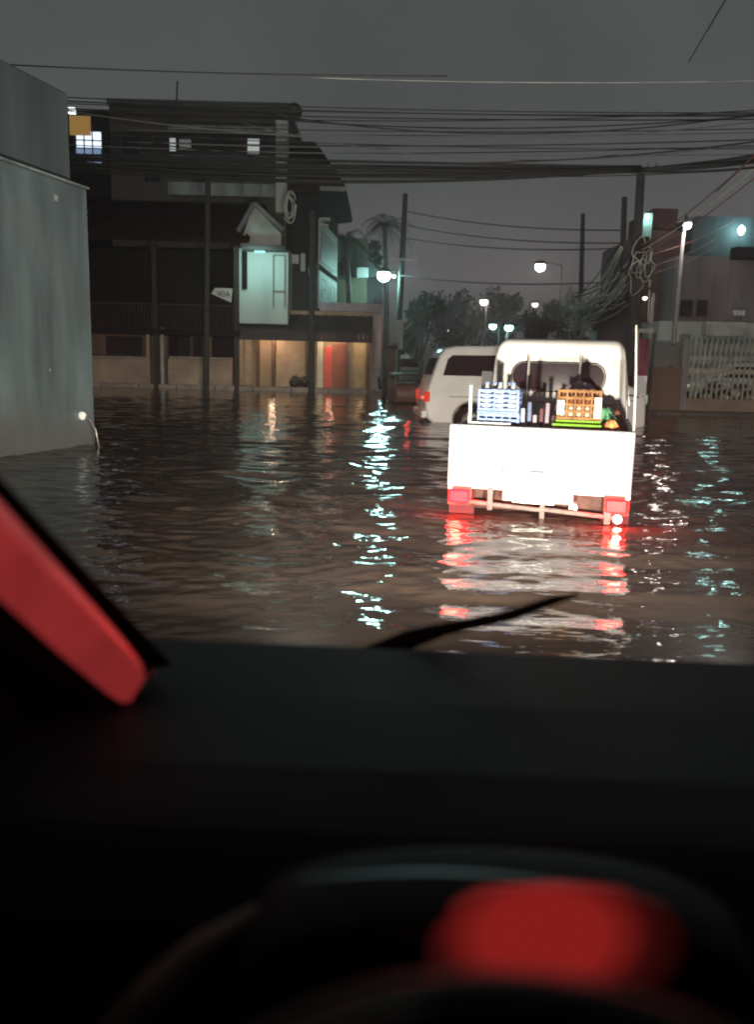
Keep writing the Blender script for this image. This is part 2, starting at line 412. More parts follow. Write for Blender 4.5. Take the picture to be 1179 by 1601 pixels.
gabled_house()
def yard_wall():
    Y = 33.36
    t = thing('yard_wall', 'low tan yard wall with slim pale posts in front of the dark gabled house', 'wall', (P(250, 600, Y).x, Y, .1))
    L = Matrix.Translation(-t.location)
    pbox(90, 232, 560, 600, Y, .2, z0=-.1).build('wall', TAN, t, L, bevel=.01)
    pbox(262, 362, 562, 602, Y, .2, z0=-.1).build('wall', TAN, t, L, bevel=.01)
    for u, v in ((231, 520), (241, 526), (253, 512)):
        pbox(u - 2.5, u + 2.5, v, 604, Y - .05, .14, z0=-.1).build('post', POLE_P if u > 250 else TAN, t, L)
    pbox(243, 251, 540, 598, Y + .1, .05, z0=0).build('gate', TIMBER, t, L)
    pbox(90, 232, 556, 559.6, Y - .03, .26).build('coping', KERB, t, L)
    pbox(264, 362, 558, 561.6, Y - .03, .26).build('coping', KERB, t, L)
yard_wall()
def shops():
    Y = 34.3
    t = thing('shop_row', 'single storey beige shop row under a dark awning at the street corner', 'building', (P(480, 600, Y).x, Y, 0))
    L = Matrix.Translation(-t.location)
    zt = P(480, 486, Y).z
    xa = P(372, 550, Y).x; xb = P(582, 550, Y).x
    MB().box(xa, xb, Y, Y + 7, -.3, zt).build('wall', BEIGE, t, L)
    MB().box(P(500, 500, Y).x, xb + .35, Y - .25, Y + 7.3, zt + .003, zt + .33).build('parapet', LILAC, t, L)
    MB().box(xb + .003, xb + .36, Y + .1, Y + 7, -.3, zt).build('end_wall', LILAC, t, L)
    # awning
    a0 = P(372, 489, Y - .1); yb = Y - .02
    x0, x1 = P(366, 500, Y - 1).x, P(583, 500, Y - 1).x
    zA, zB = P(470, 492, Y).z, P(470, 518, Y - 1.0).z
    q = MB(); n = 30
    for i in range(n):
        u0 = x0 + (x1 - x0) * i / n; u1 = x0 + (x1 - x0) * (i + .97) / n; dz = .02 * (i % 2)
        q.add([(u0, yb, zA + dz), (u1, yb, zA + dz), (u1, Y - 1.1, zB + dz), (u0, Y - 1.1, zB + dz), (u0, Y - 1.1, zB - .38), (u1, Y - 1.1, zB - .38), (u0, Y - 1.06, zB - .38), (u1, Y - 1.06, zB - .38), (u0, Y - 1.05, zB - .05), (u1, Y - 1.05, zB - .05), (u0, yb, zA - .06), (u1, yb, zA - .06)],
              [(0, 1, 2, 3), (3, 2, 5, 4), (4, 5, 7, 6), (6, 7, 9, 8), (8, 9, 11, 10)])
    q.build('awning', mat('dark_awning', (.05, .038, .036), .7, var=.3), t, L)
    def pier(u0, u1, m, v0=520): return pbox(u0, u1, v0, 604, Y - .22, .21, z0=.05).build('pier', m, t, L)
    TIM = mat('brown_timber', (.13, .07, .04), .7, var=.4)
    for u0, u1 in ((400, 405), (424, 430), (478, 488)): pier(u0, u1, TIM)
    pier(496, 505, mat('cream_paint', (.62, .60, .46), .6))
    dr = pbox(507, 519, 542, 603, Y - .1, .09, z0=.1).build('door', REDP, t, L)
    pbox(520, 540, 538, 603, Y - .09, .08, z0=.1).build('shutter', mat('rust_shutter', (.36, .12, .07), .6), t, L)
    pier(541, 546, mat('plum_paint', (.16, .10, .12), .7)); pier(573, 579, TIM)
    for u0, u1 in ((383, 399), (432, 476)):
        pbox(u0, u1, 530, 601, Y - .06, .05, z0=.15).build('shutter', mat('ochre_shutter', (.42, .31, .20), .6, var=.2), t, L)
    pbox(550, 570, 530, 601, Y - .06, .05, z0=.15).build('shutter', mat('yellow_shutter', (.50, .39, .21), .6, var=.2), t, L)
    for i, (u, pw, col) in enumerate(((425, 38, (1, .66, .44)), (515, 26, (1, .66, .42)), (565, 16, (1, .72, .46)))):
        c = P(u, 527, Y - .75)
        MB().box(c.x - .25, c.x + .25, c.y - .04, c.y + .04, c.z, c.z + .05).build('awning_lamp', emit('warm_tube', (1, .72, .36), 2.5), t, L)
        lamp('awning_lamp_light', c + Vector((0, 0, -.1)) - t.location, col, pw, .1, t)
shops()
# dark heap by the shop pier
def heap():
    c = P(468, 601, 33.7); m = MB()
    for i in range(5):
        m.ball((c.x + random.uniform(-.22, .22), c.y + random.uniform(-.1, .1), .28 + random.uniform(0, .22)), random.uniform(.16, .24), 1, 1, .9)
    tag(m.build('rubbish_bags', mat('black_bag', (.02, .02, .02), .35)), 'heap of black rubbish bags on the kerb in front of the shop row', 'rubbish', None, 'stuff')
heap()

def roofed_house():
    # dark building on the street side with a projecting eave and framed signboards
    Y = 35.2
    t = thing('street_house', 'dark street house with a sloping overhanging roof and a signboard on its side', 'building', (P(480, 560, Y).x, Y, 0))
    L = Matrix.Translation(-t.location)
    xa = P(452, 400, Y).x; xb = P(496, 400, Y).x; zt = P(480, 300, Y).z
    def side(y): return P(496, 400, Y).x + (y - Y) * .077
    zb = P(480, 488, Y).z
    body = MB(); ye = 41.5
    body.add([(xa, Y, zb - .2), (xb, Y, zb - .2), (side(ye), ye, zb - .2), (xa, ye, zb - .2), (xa, Y, zt), (xb, Y, zt), (side(ye), ye, zt), (xa, ye, zt)],
             [(3, 2, 1, 0), (4, 5, 6, 7), (0, 1, 5, 4), (1, 2, 6, 5), (2, 3, 7, 6), (3, 0, 4, 7)])
    body.build('wall', DARKWALL, t, L)
    rl, rt, re = P(452, 222, Y - .3), P(492, 222, Y - .3), P(541, 292, Y - .3)
    MB().prism([(rl.x, zt - .1), (rl.x, rl.z), (rt.x, rt.z), (P(505, 240, Y).x, P(505, 240, Y).z), (re.x, re.z), (re.x, re.z - .2), (P(520, 296, Y).x, zt - .1)], Y - .4, Y + 7).build('roof', DARKROOF, t, L)
    pbox(500, 541, 291.5, 298, Y - .6, .18).build('eave_trim', GREYWALL, t, L)
    # balcony slats in teal light
    for k, (u0, u1, v0, v1) in enumerate(((456, 467, 398, 412), (470, 477, 396, 424), (482, 485, 418, 430))):
        pbox(u0, u1, v0, v1, Y - .5, .1).build('balcony_panel', PALEWALL, t, L)
    pbox(452, 496, 412, 488, Y - .3, .28).build('balcony_wall', mat('blue_black', (.02, .024, .03), .7), t, L)
    # side signboards, following the side wall
    def quad(y0, y1, va, vb, name, m, off, parent, inset=0):
        za = P(510, va, 37).z; zc = P(510, vb, 37).z
        o_ = MB().add([(side(y0) + off, y0, zc), (side(y1) + off, y1, zc), (side(y1) + off, y1, za), (side(y0) + off, y0, za),
                       (side(y0) + off - .05, y0, zc), (side(y1) + off - .05, y1, zc), (side(y1) + off - .05, y1, za), (side(y0) + off - .05, y0, za)],
                      [(0, 1, 2, 3), (7, 6, 5, 4), (0, 4, 5, 1), (1, 5, 6, 2), (2, 6, 7, 3), (3, 7, 4, 0)]).build(name, m, parent, L)
        return o_
    quad(Y + .1, 40.9, 352, 420, 'window_frame', mat('pale_trim', (.45, .42, .38), .7), .07, t)
    wp = quad(Y + .5, 40.4, 366, 414, 'window_panel', mat('panel_grey', (.20, .185, .17), .6), .09, t)
    sg = quad(Y + .1, 40.9, 429, 486, 'signboard', mat('sign_green_grey', (.42, .50, .44), .6, var=.3, scale=4), .08, t)
    zA, zB = P(510, 429, 37).z, P(510, 486, 37).z
    ink = MB()
    for i, (a, b, c, d) in enumerate(((.10, .16, .30, .85), (.16, .30, .78, .85), (.16, .30, .52, .58), (.30, .36, .55, .85), (.46, .52, .30, .85), (.60, .66, .30, .85), (.66, .80, .30, .37), (.66, .80, .78, .85), (.80, .86, .30, .85), (.15, .85, .12, .18))):
        y0 = Y + .1 + a * (40.8 - Y); y1 = Y + .1 + b * (40.8 - Y); z0 = zB + (zA - zB) * c; z1 = zB + (zA - zB) * d
        ink.add([(side(y0) + .085, y0, z0), (side(y1) + .085, y1, z0), (side(y1) + .085, y1, z1), (side(y0) + .085, y0, z1)], [(0, 1, 2, 3)])
    ink.build('lettering', mat('sign_ink_soft', (.10, .14, .12), .6), sg, L)
    # shelf of pale fittings over the window
    pbox(500, 516, 340, 344, Y + .05, .4).build('ledge', POLE_P, t, L); pbox(501, 513, 350, 353, Y + .05, .4).build('ledge', POLE_P, t, L)
roofed_house()
def banner_sign():
    Y = 32.1
    c = P(348, 460, Y)
    t = thing('shop_sign', 'small white tapered sign with dark characters on the dark balcony', 'sign', c)
    L = Matrix.Translation(-c)
    pts = [(330, 459), (336, 450), (363, 451), (361, 473)]
    MB().prism([(P(u, v, Y).x, P(u, v, Y).z) for u, v in pts], Y, Y + .05).build('board', SIGNW, t, L)
    cu = bpy.data.curves.new('txt', 'FONT'); cu.body = "'40A"; cu.size = .30; cu.extrude = .004
    ob = bpy.data.objects.new('txt', cu); me = bpy.data.meshes.new_from_object(ob)
    me.transform(Matrix.Translation((P(337, 465, Y).x - c.x, -.012, P(337, 463, Y).z - c.z - .02)) @ Matrix.Rotation(PI / 2, 4, 'X'))
    me.name = 'lettering'; me.materials.clear(); me.materials.append(INK)
    o = bpy.data.objects.new('lettering', me); C.objects.link(o); o.parent = t
    MB().tube([P(362, 452, Y) - c, P(366, 452, Y + .8) - c], .02, 5).build('bracket', TIMBER, t)
banner_sign()
def far_house():
    Y = 46
    t = thing('far_house', 'low yellowish house with a dark gable beyond the shop row', 'house', (P(565, 560, Y).x, Y, 0))
    L = Matrix.Translation(-t.location)
    pbox(522, 574, 372, 492, Y, 6, z0=-.3).build('wall', mat('ochre_plaster', (.075, .066, .040), .8, scale=.8, streak=True), t, L)
    w_ = pbox(530, 538, 400, 430, Y - .06, .05).build('window', GLASSD, t, L)
    pbox(540, 546, 412, 436, Y - .2, .18).build('column', POLE_P, t, L)
    a, b, c = P(552, 388, Y - .4), P(602, 432, Y - .4), P(552, 432, Y - .4)
    MB().prism([(P(556, 390, Y).x, a.z), (b.x, b.z), (P(540, 432, Y).x, c.z)], Y - .5, Y + 6).build('gable_roof', DARKWALL, t, L)
    pbox(527, 598, 433, 480, Y + .3, 6).build('upper_wall', DARKWALL, t, L)
    pbox(558, 576, 418, 434, Y - .9, .3).build('lantern_box', GREYWALL, t, L)
far_house()
def small_dish():
    c = P(592, 474, 38); t = thing('satellite_dish', 'small pale satellite dish on the lilac parapet of the shop row', 'satellite dish', c)
    m = MB(); N = 16; M = Matrix.Rotation(R(-35), 4, 'Z') @ Matrix.Rotation(R(20), 4, 'X')
    vs = [M @ Vector((r * math.cos(2 * PI * k / N), z, r * math.sin(2 * PI * k / N))) for r, z in ((.02, .09), (.15, .06), (.27, 0)) for k in range(N)]
    m.add(vs, [(i * N + k, i * N + (k + 1) % N, (i + 1) * N + (k + 1) % N, (i + 1) * N + k) for i in range(2) for k in range(N)], True)
    m.build('dish', mat('dish_pale', (.5, .5, .56), .5), t)
    MB().tube([(0, .1, 0), (0, .15, -.4)], .025, 6).build('mast', STEEL, t)
small_dish()

# ------------------------------------------------------------------ poles, lamps, cables
def pole(u0, v0, u1, v1, Y, r0, r1, label, m=POLE, arm=None, group=None, name='utility_pole', zb=-.4):
    top = P(u0, v0, Y); bot = P(u1, v1, Y); d = (top - bot); bot = bot + d * ((zb - bot.z) / d.z)
    t = thing(name, label, 'pole', bot, 0, group)
    MB().tube([(0, 0, 0), tuple((top - bot) * .5), tuple(top - bot)], [r0, (r0 + r1) / 2, r1], 10).build('shaft', m, t)
    if arm:
        q = MB()
        for (dz, hw) in arm:
            c = top - bot + Vector((0, 0, -dz)); q.box(c.x - hw, c.x + hw, c.y - .16, c.y - .06, c.z - .05, c.z + .05)
        q.build('crossarm', STEEL, t)
        for (dz, hw) in arm:
            c = top - bot + Vector((0, 0, -dz + .12))
            for k in (-1, -.4, .4, 1): MB().tube([(c.x + hw * .9 * k, c.y - .11, c.z - .07), (c.x + hw * .9 * k, c.y - .11, c.z + .08)], .035, 6).build('insulator', mat('insulator_grey', (.4, .42, .38), .3), t)
    return t, bot, top
poles = {}
poles['main'] = pole(1003, 263, 983, 640, 24, .15, .11, 'tall dark utility pole right of the white pickup carrying the thick cable bundle', arm=[(.1, .42)])
poles['r2'] = pole(977, 308, 968, 620, 33, .15, .10, 'plain dark utility pole just left of the tall one with the cable bundle')
poles['r3'] = pole(912, 334, 905, 620, 45, .16, .11, 'slim far utility pole above the right half of the white pickup cab')
poles['l1'] = pole(634, 303, 619, 600, 44, .20, .13, 'dark utility pole beside the bright teal street lamp', arm=[(3.2, .7)])
poles['l2'] = pole(325, 279, 322, 606, 30.5, .11, .09, 'thin dark pole standing before the dark gabled house')
poles['l3'] = pole(488, 330, 487, 604, 32.2, .13, .10, 'dark pole standing at the kerb before the shop row awning')
# boxes and gear strapped to the main pole
def gear():
    t, bot, top = poles['main']
    for i, (u, v, w_, h) in enumerate(((1000, 392, .16, .34), (1006, 424, .2, .24), (993, 448, .13, .2))):
        c = P(u, v, 24) - bot; MB().box(c.x - w_, c.x + w_, -.32, -.16, c.z - h, c.z + h).build('junction_box', POLE if i else DARKWALL, t, bevel=.02)
    c = P(996, 410, 24) - bot; q = MB()
    for i in range(5):
        r = .12 + random.uniform(0, .14); o = Vector((c.x + random.uniform(-.15, .2), -.36 + random.uniform(-.05, .05), c.z + random.uniform(-.5, .5)))
        q.tube([o + Vector((r * math.cos(a) * (1 + .4 * math.sin(2 * a + i)), .04 * math.sin(3 * a), r * 1.8 * math.sin(a) + .07 * math.sin(3 * a + i))) for a in np.linspace(0, 2 * PI, 20)], .012, 5)
    q.build('coiled_cable', CABLE_L, t)
gear()
TEAL = (.48, 1.0, .93)
def street_lamp(u, v, Y, r, col, strength, power, label, post=None, head=None, group=None, nm='lamp_globe'):
    c = P(u, v, Y)
    base = P(post[0], post[1], Y) if post else c
    base = Vector((base.x, Y, -.4))
    t = thing('street_lamp', label, 'street lamp', base, 0, group)
    if post:
        b = base; topz = c.z + .15
        m = MB(); m.tube([(0, 0, 0), (0, 0, topz - b.z)], [.09, .05], 8); m.build('post', post[2] if len(post) > 2 else POLE, t)
        MB().tube([(0, 0, topz - b.z - .02), ((c.x - b.x) * .5, 0, topz - b.z + .15), (c.x - b.x, 0, topz - b.z + .04)], .035, 6).build('arm', POLE, t)
    q = c - base
    MB().ball(q + Vector((0, 0, r * .7)), r * 1.15, sz=.45).build('lamp_head', POLE, t)
    MB().ball(q, r, sz=.9).build(nm, emit('globe_%.2f_%.2f_%g' % (col[0], col[2], strength), col, strength), t)
    if power: lamp('lamp_light', q + Vector((0, -.2, -r * 1.3)), col, power, r * .8, t)
    return t
WW = (1.0, .93, .80)
street_lamp(600, 431, 44, .32, TEAL, 190, 40, 'brightest street lamp, teal white, beside the dark pole left of centre', (623, 560))
street_lamp(845, 417, 70, .42, (1, .97, .86), 18, 250, 'high warm white street lamp above the pickup cab', (870, 560))
street_lamp(757, 472, 88, .40, (1, .88, .80), 15, 160, 'distant warm street lamp above the roof of the white van', (757, 560))
street_lamp(699, 518, 105, .36, (1, .86, .82), 10, 60, 'small far street lamp low over the left end of the van roof', (698, 560))
street_lamp(771, 510, 62, .27, TEAL, 10, 50, 'left one of the two low teal lamps behind the pickup cab corner', (778, 570))
street_lamp(796, 512, 60, .30, TEAL, 12, 70, 'right one of the two low teal lamps behind the pickup cab corner', (790, 570))
street_lamp(837, 476, 90, .34, (1, .80, .74), 3, 30, 'dim pinkish street lamp low above the pickup cab', (850, 570))
street_lamp(616, 432, 44.5, .10, (1, .98, .95), 8, 0, 'tiny white lamp on the dark pole right of the bright teal lamp', None)
street_lamp(1075, 352, 26, .13, (1, .92, .86), 26, 30, 'white lamp on the slim pale post before the right hand building', (1054, 540, POLE_P))
street_lamp(991, 463, 25, .07, (1, .88, .80), 5, 0, 'small round white lamp on a thin post close to the tall pole', (990, 560, POLE_P))
street_lamp(1009, 466, 26, .07, (1, .88, .80), 5, 0, 'small white lamp hung from a thin post right of the tall pole', (1014, 560, POLE_P))
poles['slim'] = pole(1018, 400, 1013, 530, 26.4, .035, .03, 'thin pale metal post between the tall pole and the slim lamp post', POLE_P)
poles['edge'] = None

def cable(a, b, sag, r=.013, m=CABLE, label='thin dark cable', group=None, nm='power_cable', n=20, wob=0):
    pts = []
    for i in range(n + 1):
        s = i / n; p = a.lerp(b, s); p.z -= 4 * sag * s * (1 - s)
        if wob: p += Vector((0, random.uniform(-wob, wob), random.uniform(-wob, wob)))
        pts.append(p)
    o = MB().tube(pts, r, 5).build(nm, m); tag(o, label, 'cable', group); return o
# the thick bundle at the height of the pole top
for i in range(17):
    dv = random.uniform(-10, 10)
    a = P(-40, 245 + dv + random.uniform(-4, 4), 23.6 + random.uniform(-.3, .3)); b = P(1004, 264 + dv * .5, 23.8)
    cable(a, b, random.uniform(.02, .5), random.uniform(.018, .040), CABLE, 'black cable in the thick bundle crossing the street left of the tall pole', 'thick cable bundle left of the tall pole', n=30)
for i in range(9):
    dv = random.uniform(-6, 6)
    a = P(1004, 266 + dv * .4, 23.8); b = P(1230, 246 + dv * 2.2, 22.5)
    cable(a, b, random.uniform(.02, .1), random.uniform(.018, .036), CABLE, 'black cable in the bundle leaving the frame right of the tall pole', 'cable bundle right of the tall pole')
def fcable(u0, v0, Y0, u1, v1, Y1, sag, r, m, label, group=None): return cable(P(u0, v0, Y0), P(u1, v1, Y1), sag, r, m, label, group, n=26)
fcable(-30, 99, 15, 700, 119, 15, .05, .011, CABLE, 'highest dark cable crossing above the concrete wall and the roofs')
fcable(480, 121, 14.8, 1230, 125, 14.8, .06, .010, mat('faded_pale_cable', (.26, .27, .26), .6, var=.6, scale=1.2), 'pale lit cable crossing the sky above all the others')
fcable(1142, -12, 8, 1078, 96, 14, .0, .010, CABLE, 'short slanting dark cable at the top right corner')
for i, (va, vb) in enumerate(((150, 176), (156, 181), (160, 178), (168, 186))):
    fcable(60, va, 21, 1230, vb, 21, .12, .013 + .003 * (i % 2), CABLE, 'thin dark cable in the upper group crossing at the apartment roof height', 'upper cables at roof height')
for i, (va, vb) in enumerate(((196, 200), (203, 206), (211, 232), (222, 228), (236, 226))):
    fcable(200, va, 22, 1230, vb, 22, .12, .012, CABLE if i % 2 == 0 else mat('dusty_cable', (.14, .15, .15), .6), 'thin cable in the middle group crossing above the thick bundle', 'middle cables above the bundle')
for i, (va, vb) in enumerate(((330, 360), (352, 380), (372, 388), (430, 440))):
    fcable(634 if i != 3 else 622, va, 44, 975, vb, 33, .25, .026, CABLE, 'thin dark cable strung low between the left pole and the plain right pole', 'low cables between the street poles')
for i, (v0, u1, v1) in enumerate(((385, 1200, 225), (392, 1200, 248), (400, 1200, 262), (402, 1150, 345), (432, 1122, 384), (420, 1118, 374))):
    fcable(1002, v0, 23.8, u1, v1, 17 if i < 3 else 29.5, .12, .013, CABLE_R if i != 1 else CABLE_L, 'reddish lit service cable fanning from the tall pole to the right', 'service cables fanning right')
for i in range(9):
    va = random.uniform(150, 245); fcable(random.choice((90, 240, 380)), va, 21 + i * .3, 1230, va + random.uniform(-22, 22), 20, random.uniform(.05, .7), random.uniform(.009, .017), CABLE if i % 3 else mat('dusty_cable', (.14, .15, .15), .6), 'slack uneven cable wandering among the ones above the thick bundle', 'slack cables above the bundle')
fcable(1235, 190, 18, 1120, 300, 21, .02, .012, CABLE, 'short dark cable slanting under the bundle at the right edge')
for i in range(52):
    a = P(970 + random.uniform(-4, 30), random.uniform(385, 475), 31 + random.uniform(-1, 1)); b = P(random.uniform(880, 915), random.uniform(455, 515), 38)
    cable(a, b, random.uniform(.15, .75), random.uniform(.014, .026), CABLE_L if i % 3 else CABLE, 'loose strand in the pale cable tangle hanging above the pickup cab', 'tangled strands above the cab', 'loose_cable', 16, .03)
def drop_loop(u, v, Y, s, label):
    c = P(u, v, Y); q = MB()
    for i in range(7):
        a0 = random.uniform(0, 6); rx, rz = s * random.uniform(.3, .8), s * random.uniform(.8, 2.0)
        o = c + Vector((random.uniform(-.3, .3) * s, random.uniform(-.2, .2), random.uniform(-.5, .5) * s))
        q.tube([o + Vector((rx * math.cos(a), .1 * math.sin(2 * a + a0), rz * math.sin(a))) for a in np.linspace(a0, a0 + 5.4, 22)], .02, 5)
    tag(q.build('cable_coil', CABLE_L), label, 'cable')
drop_loop(893, 482, 37, .45, 'pale coil of spare cable at the left end of the tangle')
drop_loop(905, 512, 36, .42, 'pale coil of cable hanging low just above the pickup roof')
drop_loop(455, 325, 34, .30, 'pale coil of cable hanging beside the dark street house wall')

# ------------------------------------------------------------------ trees
def tree(u, vt, vb, Y, wpx, label, leaf=LEAF, n=1500, ls=.22, trunk=True, kind='tree'):
    base = P(u, 575, Y); base.z = -.3; t = thing('tree', label, 'tree', base, 0, 'trees far down the street')
    zt = P(u, vt, Y).z - base.z; zb = P(u, vb, Y).z - base.z; hw = wpx / F * Y / 2
    m = MB(); m.tube([(0, 0, 0), (.1, 0, zb * .6), (0, .1, zb + (zt - zb) * .5)], [.22, .17, .07], 7)
    cl = []
    for i in range(11):
        a = random.uniform(0, 2 * PI); rr = random.uniform(.2, .8); z = zb + (zt - zb) * random.uniform(.1, .85)
        k = Vector((hw * rr * math.cos(a), hw * rr * math.sin(a) * .8, z)); cl.append((k, random.uniform(.28, .5) * hw))
        m.tube([(0, .0, max(.3, zb * .8)), tuple(k)], [.08, .02], 5)
    m.build('trunk', BARK, t)
    c = MB()
    for i in range(n):
        k, r = random.choice(cl)
        d = Vector((random.gauss(0, 1), random.gauss(0, 1), random.gauss(0, .8))).normalized() * r * random.uniform(.3, 1.12)
        p = k + d; a = Vector((random.gauss(0, 1), random.gauss(0, 1), random.gauss(0, 1))).normalized(); b = a.orthogonal().normalized()
        s = ls * random.uniform(.5, 1.3)
        c.add([p - a * s, p + b * s * .5, p + a * s, p - b * s * .5], [(0, 1, 2, 3)])
    c.build('crown', leaf, t)
    return t
tree(655, 450, 560, 48, 75, 'olive tree beside the white post left of the van', LEAF2, 2200, .2)
tree(700, 455, 545, 95, 90, 'broad dark tree under the far lamp over the van roof', n=1500, ls=.35)
tree(742, 448, 540, 90, 85, 'dark tree left of the distant warm street lamp', n=1500, ls=.35)
tree(790, 460, 540, 92, 70, 'dark tree right of the distant warm street lamp', n=1300, ls=.35)
tree(838, 482, 545, 56, 62, 'small tree over the left part of the pickup roof, dimly lit', LEAF2, 1300, .18)
tree(880, 470, 548, 85, 80, 'dark tree behind the left end of the cable tangle', n=1300, ls=.33)
tree(945, 468, 552, 60, 95, 'leafy tree behind the cable tangle between the poles', LEAF2, 1800, .2)
tree(575, 372, 430, 52, 40, 'yellowish tree behind the dark gable of the far house', LEAF2, 1200, .18)
def palm(u, v, Y, label, hgt=1.5):
    top = P(u, v, Y); base = Vector((top.x + .3, Y, -.3)); t = thing('palm_tree', label, 'palm', base)
    q = top - base
    MB().tube([(0, 0, 0), tuple(q * .5 + Vector((.12, 0, 0))), tuple(q)], [.2, .15, .12], 8).build('trunk', BARK, t)
    m = MB()
    for i in range(22):
        a = 2 * PI * i / 22 + random.uniform(-.1, .1); L_ = random.uniform(1.2, 1.9); up = random.uniform(-.1, 1.0)
        pts = [q + Vector((math.cos(a) * L_ * s, math.sin(a) * L_ * s, up * L_ * s - 1.5 * s * s)) for s in np.linspace(0, 1, 9)]
        for j in range(8):
            p0, p1 = pts[j], pts[j + 1]; d = (p1 - p0).normalized(); side = d.cross(Vector((0, 0, 1))).normalized(); w_ = .34 * math.sin(PI * (j + 1) / 9.5)
            for s_ in (-1, 1):
                for f_ in (0, .33, .66):
                    b = p0.lerp(p1, f_); m.add([b, b + d * .05, b + side * s_ * w_ + d * .18 + Vector((0, 0, -.14))], [(0, 1, 2)])
    m.build('crown', LEAF, t)
palm(601, 350, 50, 'dark palm standing left of the utility pole with the teal lamp')
palm(541, 372, 43, 'ragged palm rising behind the signboard of the dark street house')

# ------------------------------------------------------------------ right-hand side
def right_building():
    Y = 28
    t = thing('warehouse_building', 'big grey building on the right with teal wall lamps and a pale lower storey', 'building', (P(1120, 600, Y).x, Y, 0))
    L = Matrix.Translation(-t.location)
    UP = mat('slate_cladding', (.21, .19, .205), .7, var=.25, scale=1.0, streak=True)
    zm = P(1110, 503, Y).z; ztop = P(1110, 398, Y).z; x0 = P(1060, 450, Y).x
    MB().box(x0, x0 + 14, Y + .4, Y + 10, zm, ztop).build('upper_wall', UP, t, L)
    MB().box(P(1030, 560, Y).x, x0 + 14, Y + .2, Y + 9.5, -.3, zm - .002).build('lower_wall', mat('teal_grey_render', (.52, .58, .55), .75, var=.3, scale=.7, bump=.2, streak=True), t, L)
    MB().box(P(1112, 360, Y).x, x0 + 14, Y + 1.6, Y + 9, ztop + .002, P(1110, 338, Y + 1.6).z).build('penthouse_wall', mat('blue_grey_render', (.07, .085, .10), .75, streak=True), t, L)
    pbox(1152, 1200, 386, 404, Y - .1, .5).build('roof_canopy', DARKWALL, t, L)
    # ribs of the cladding
    q = MB()
    for i in range(22): q.box(x0 + .3 + i * .5, x0 + .34 + i * .5, Y + .36, Y + .399, zm + .1, ztop - .05)
    q.build('cladding_rib', UP, t, L)
    for (u0, u1, v0, v1, mm) in ((1062, 1086, 467, 496, GLASSD), (1088, 1109, 467, 496, GLASSD), (1150, 1168, 468, 482, GREYWALL)):
        wf = pbox(u0, u1, v0, v1, Y + .3, .09).build('window', GREYWALL, t, L); pbox(u0 + 2, u1 - 2, v0 + 2, v1 - 1, Y + .26, .035).build('pane', mm, wf, L)
    # white objects on the sill
    q = MB()
    for u in (1149, 1155, 1161): pbox(u, u + 4.6, 485, 493, Y + .1, .15, q)
    q.build('sill_pots', SIGNW, t, L)
    pbox(1105, 1168, 503, 526, Y - .3, .45).build('sign_panel', mat('grey_white_panel', (.50, .50, .46), .5, var=.4, scale=2), t, L, bevel=.03)
    for (u, v, pw, yy) in ((1160, 360, 32, Y + 1.35),):
        c = P(u, v, yy); w2 = MB(); w2.ball(c, .10, sz=1.5); w2.build('wall_lamp', emit('teal_wall_lamp', (.55, 1, .98), 30), t, L)
        lamp('wall_lamp_light', c + Vector((0, -.25, 0)) - t.location, TEAL, pw, .25, t)
right_building()
def corner_tower():
    Y = 30
    t = thing('corner_house', 'narrow brownish house between the tall pole and the right hand building', 'house', (P(1040, 600, Y).x, Y, 0))
    L = Matrix.Translation(-t.location)
    pbox(1004, 1060, 360, 600, Y, 6, z0=-.3).build('wall', mat('maroon_wall', (.13, .06, .055), .8, var=.4, streak=True), t, L)
    pbox(1034, 1052, 455, 600, Y - .15, .14, z0=-.3).build('pilaster', mat('beige_pilaster', (.33, .28, .24), .8), t, L)
    pbox(1022, 1060, 326, 357, Y + .5, 3).build('roof_tank_room', mat('maroon_room', (.10, .035, .035), .8), t, L)
    pbox(1006, 1020, 333, 374, Y - .1, .09).build('lit_panel', PALEWALL, t, L)
    c = P(1013, 338, Y - .25); MB().ball(c, .08).build('wall_lamp', emit('teal_wall_lamp2', (.5, 1, .95), 8), t, L)
    lamp('wall_lamp_light', c + Vector((0, -.1, -.05)) - t.location, TEAL, 10, .08, t)
    wf = pbox(1030, 1038, 508, 520, Y - .28, .12).build('vent', DARKWALL, t, L)
corner_tower()
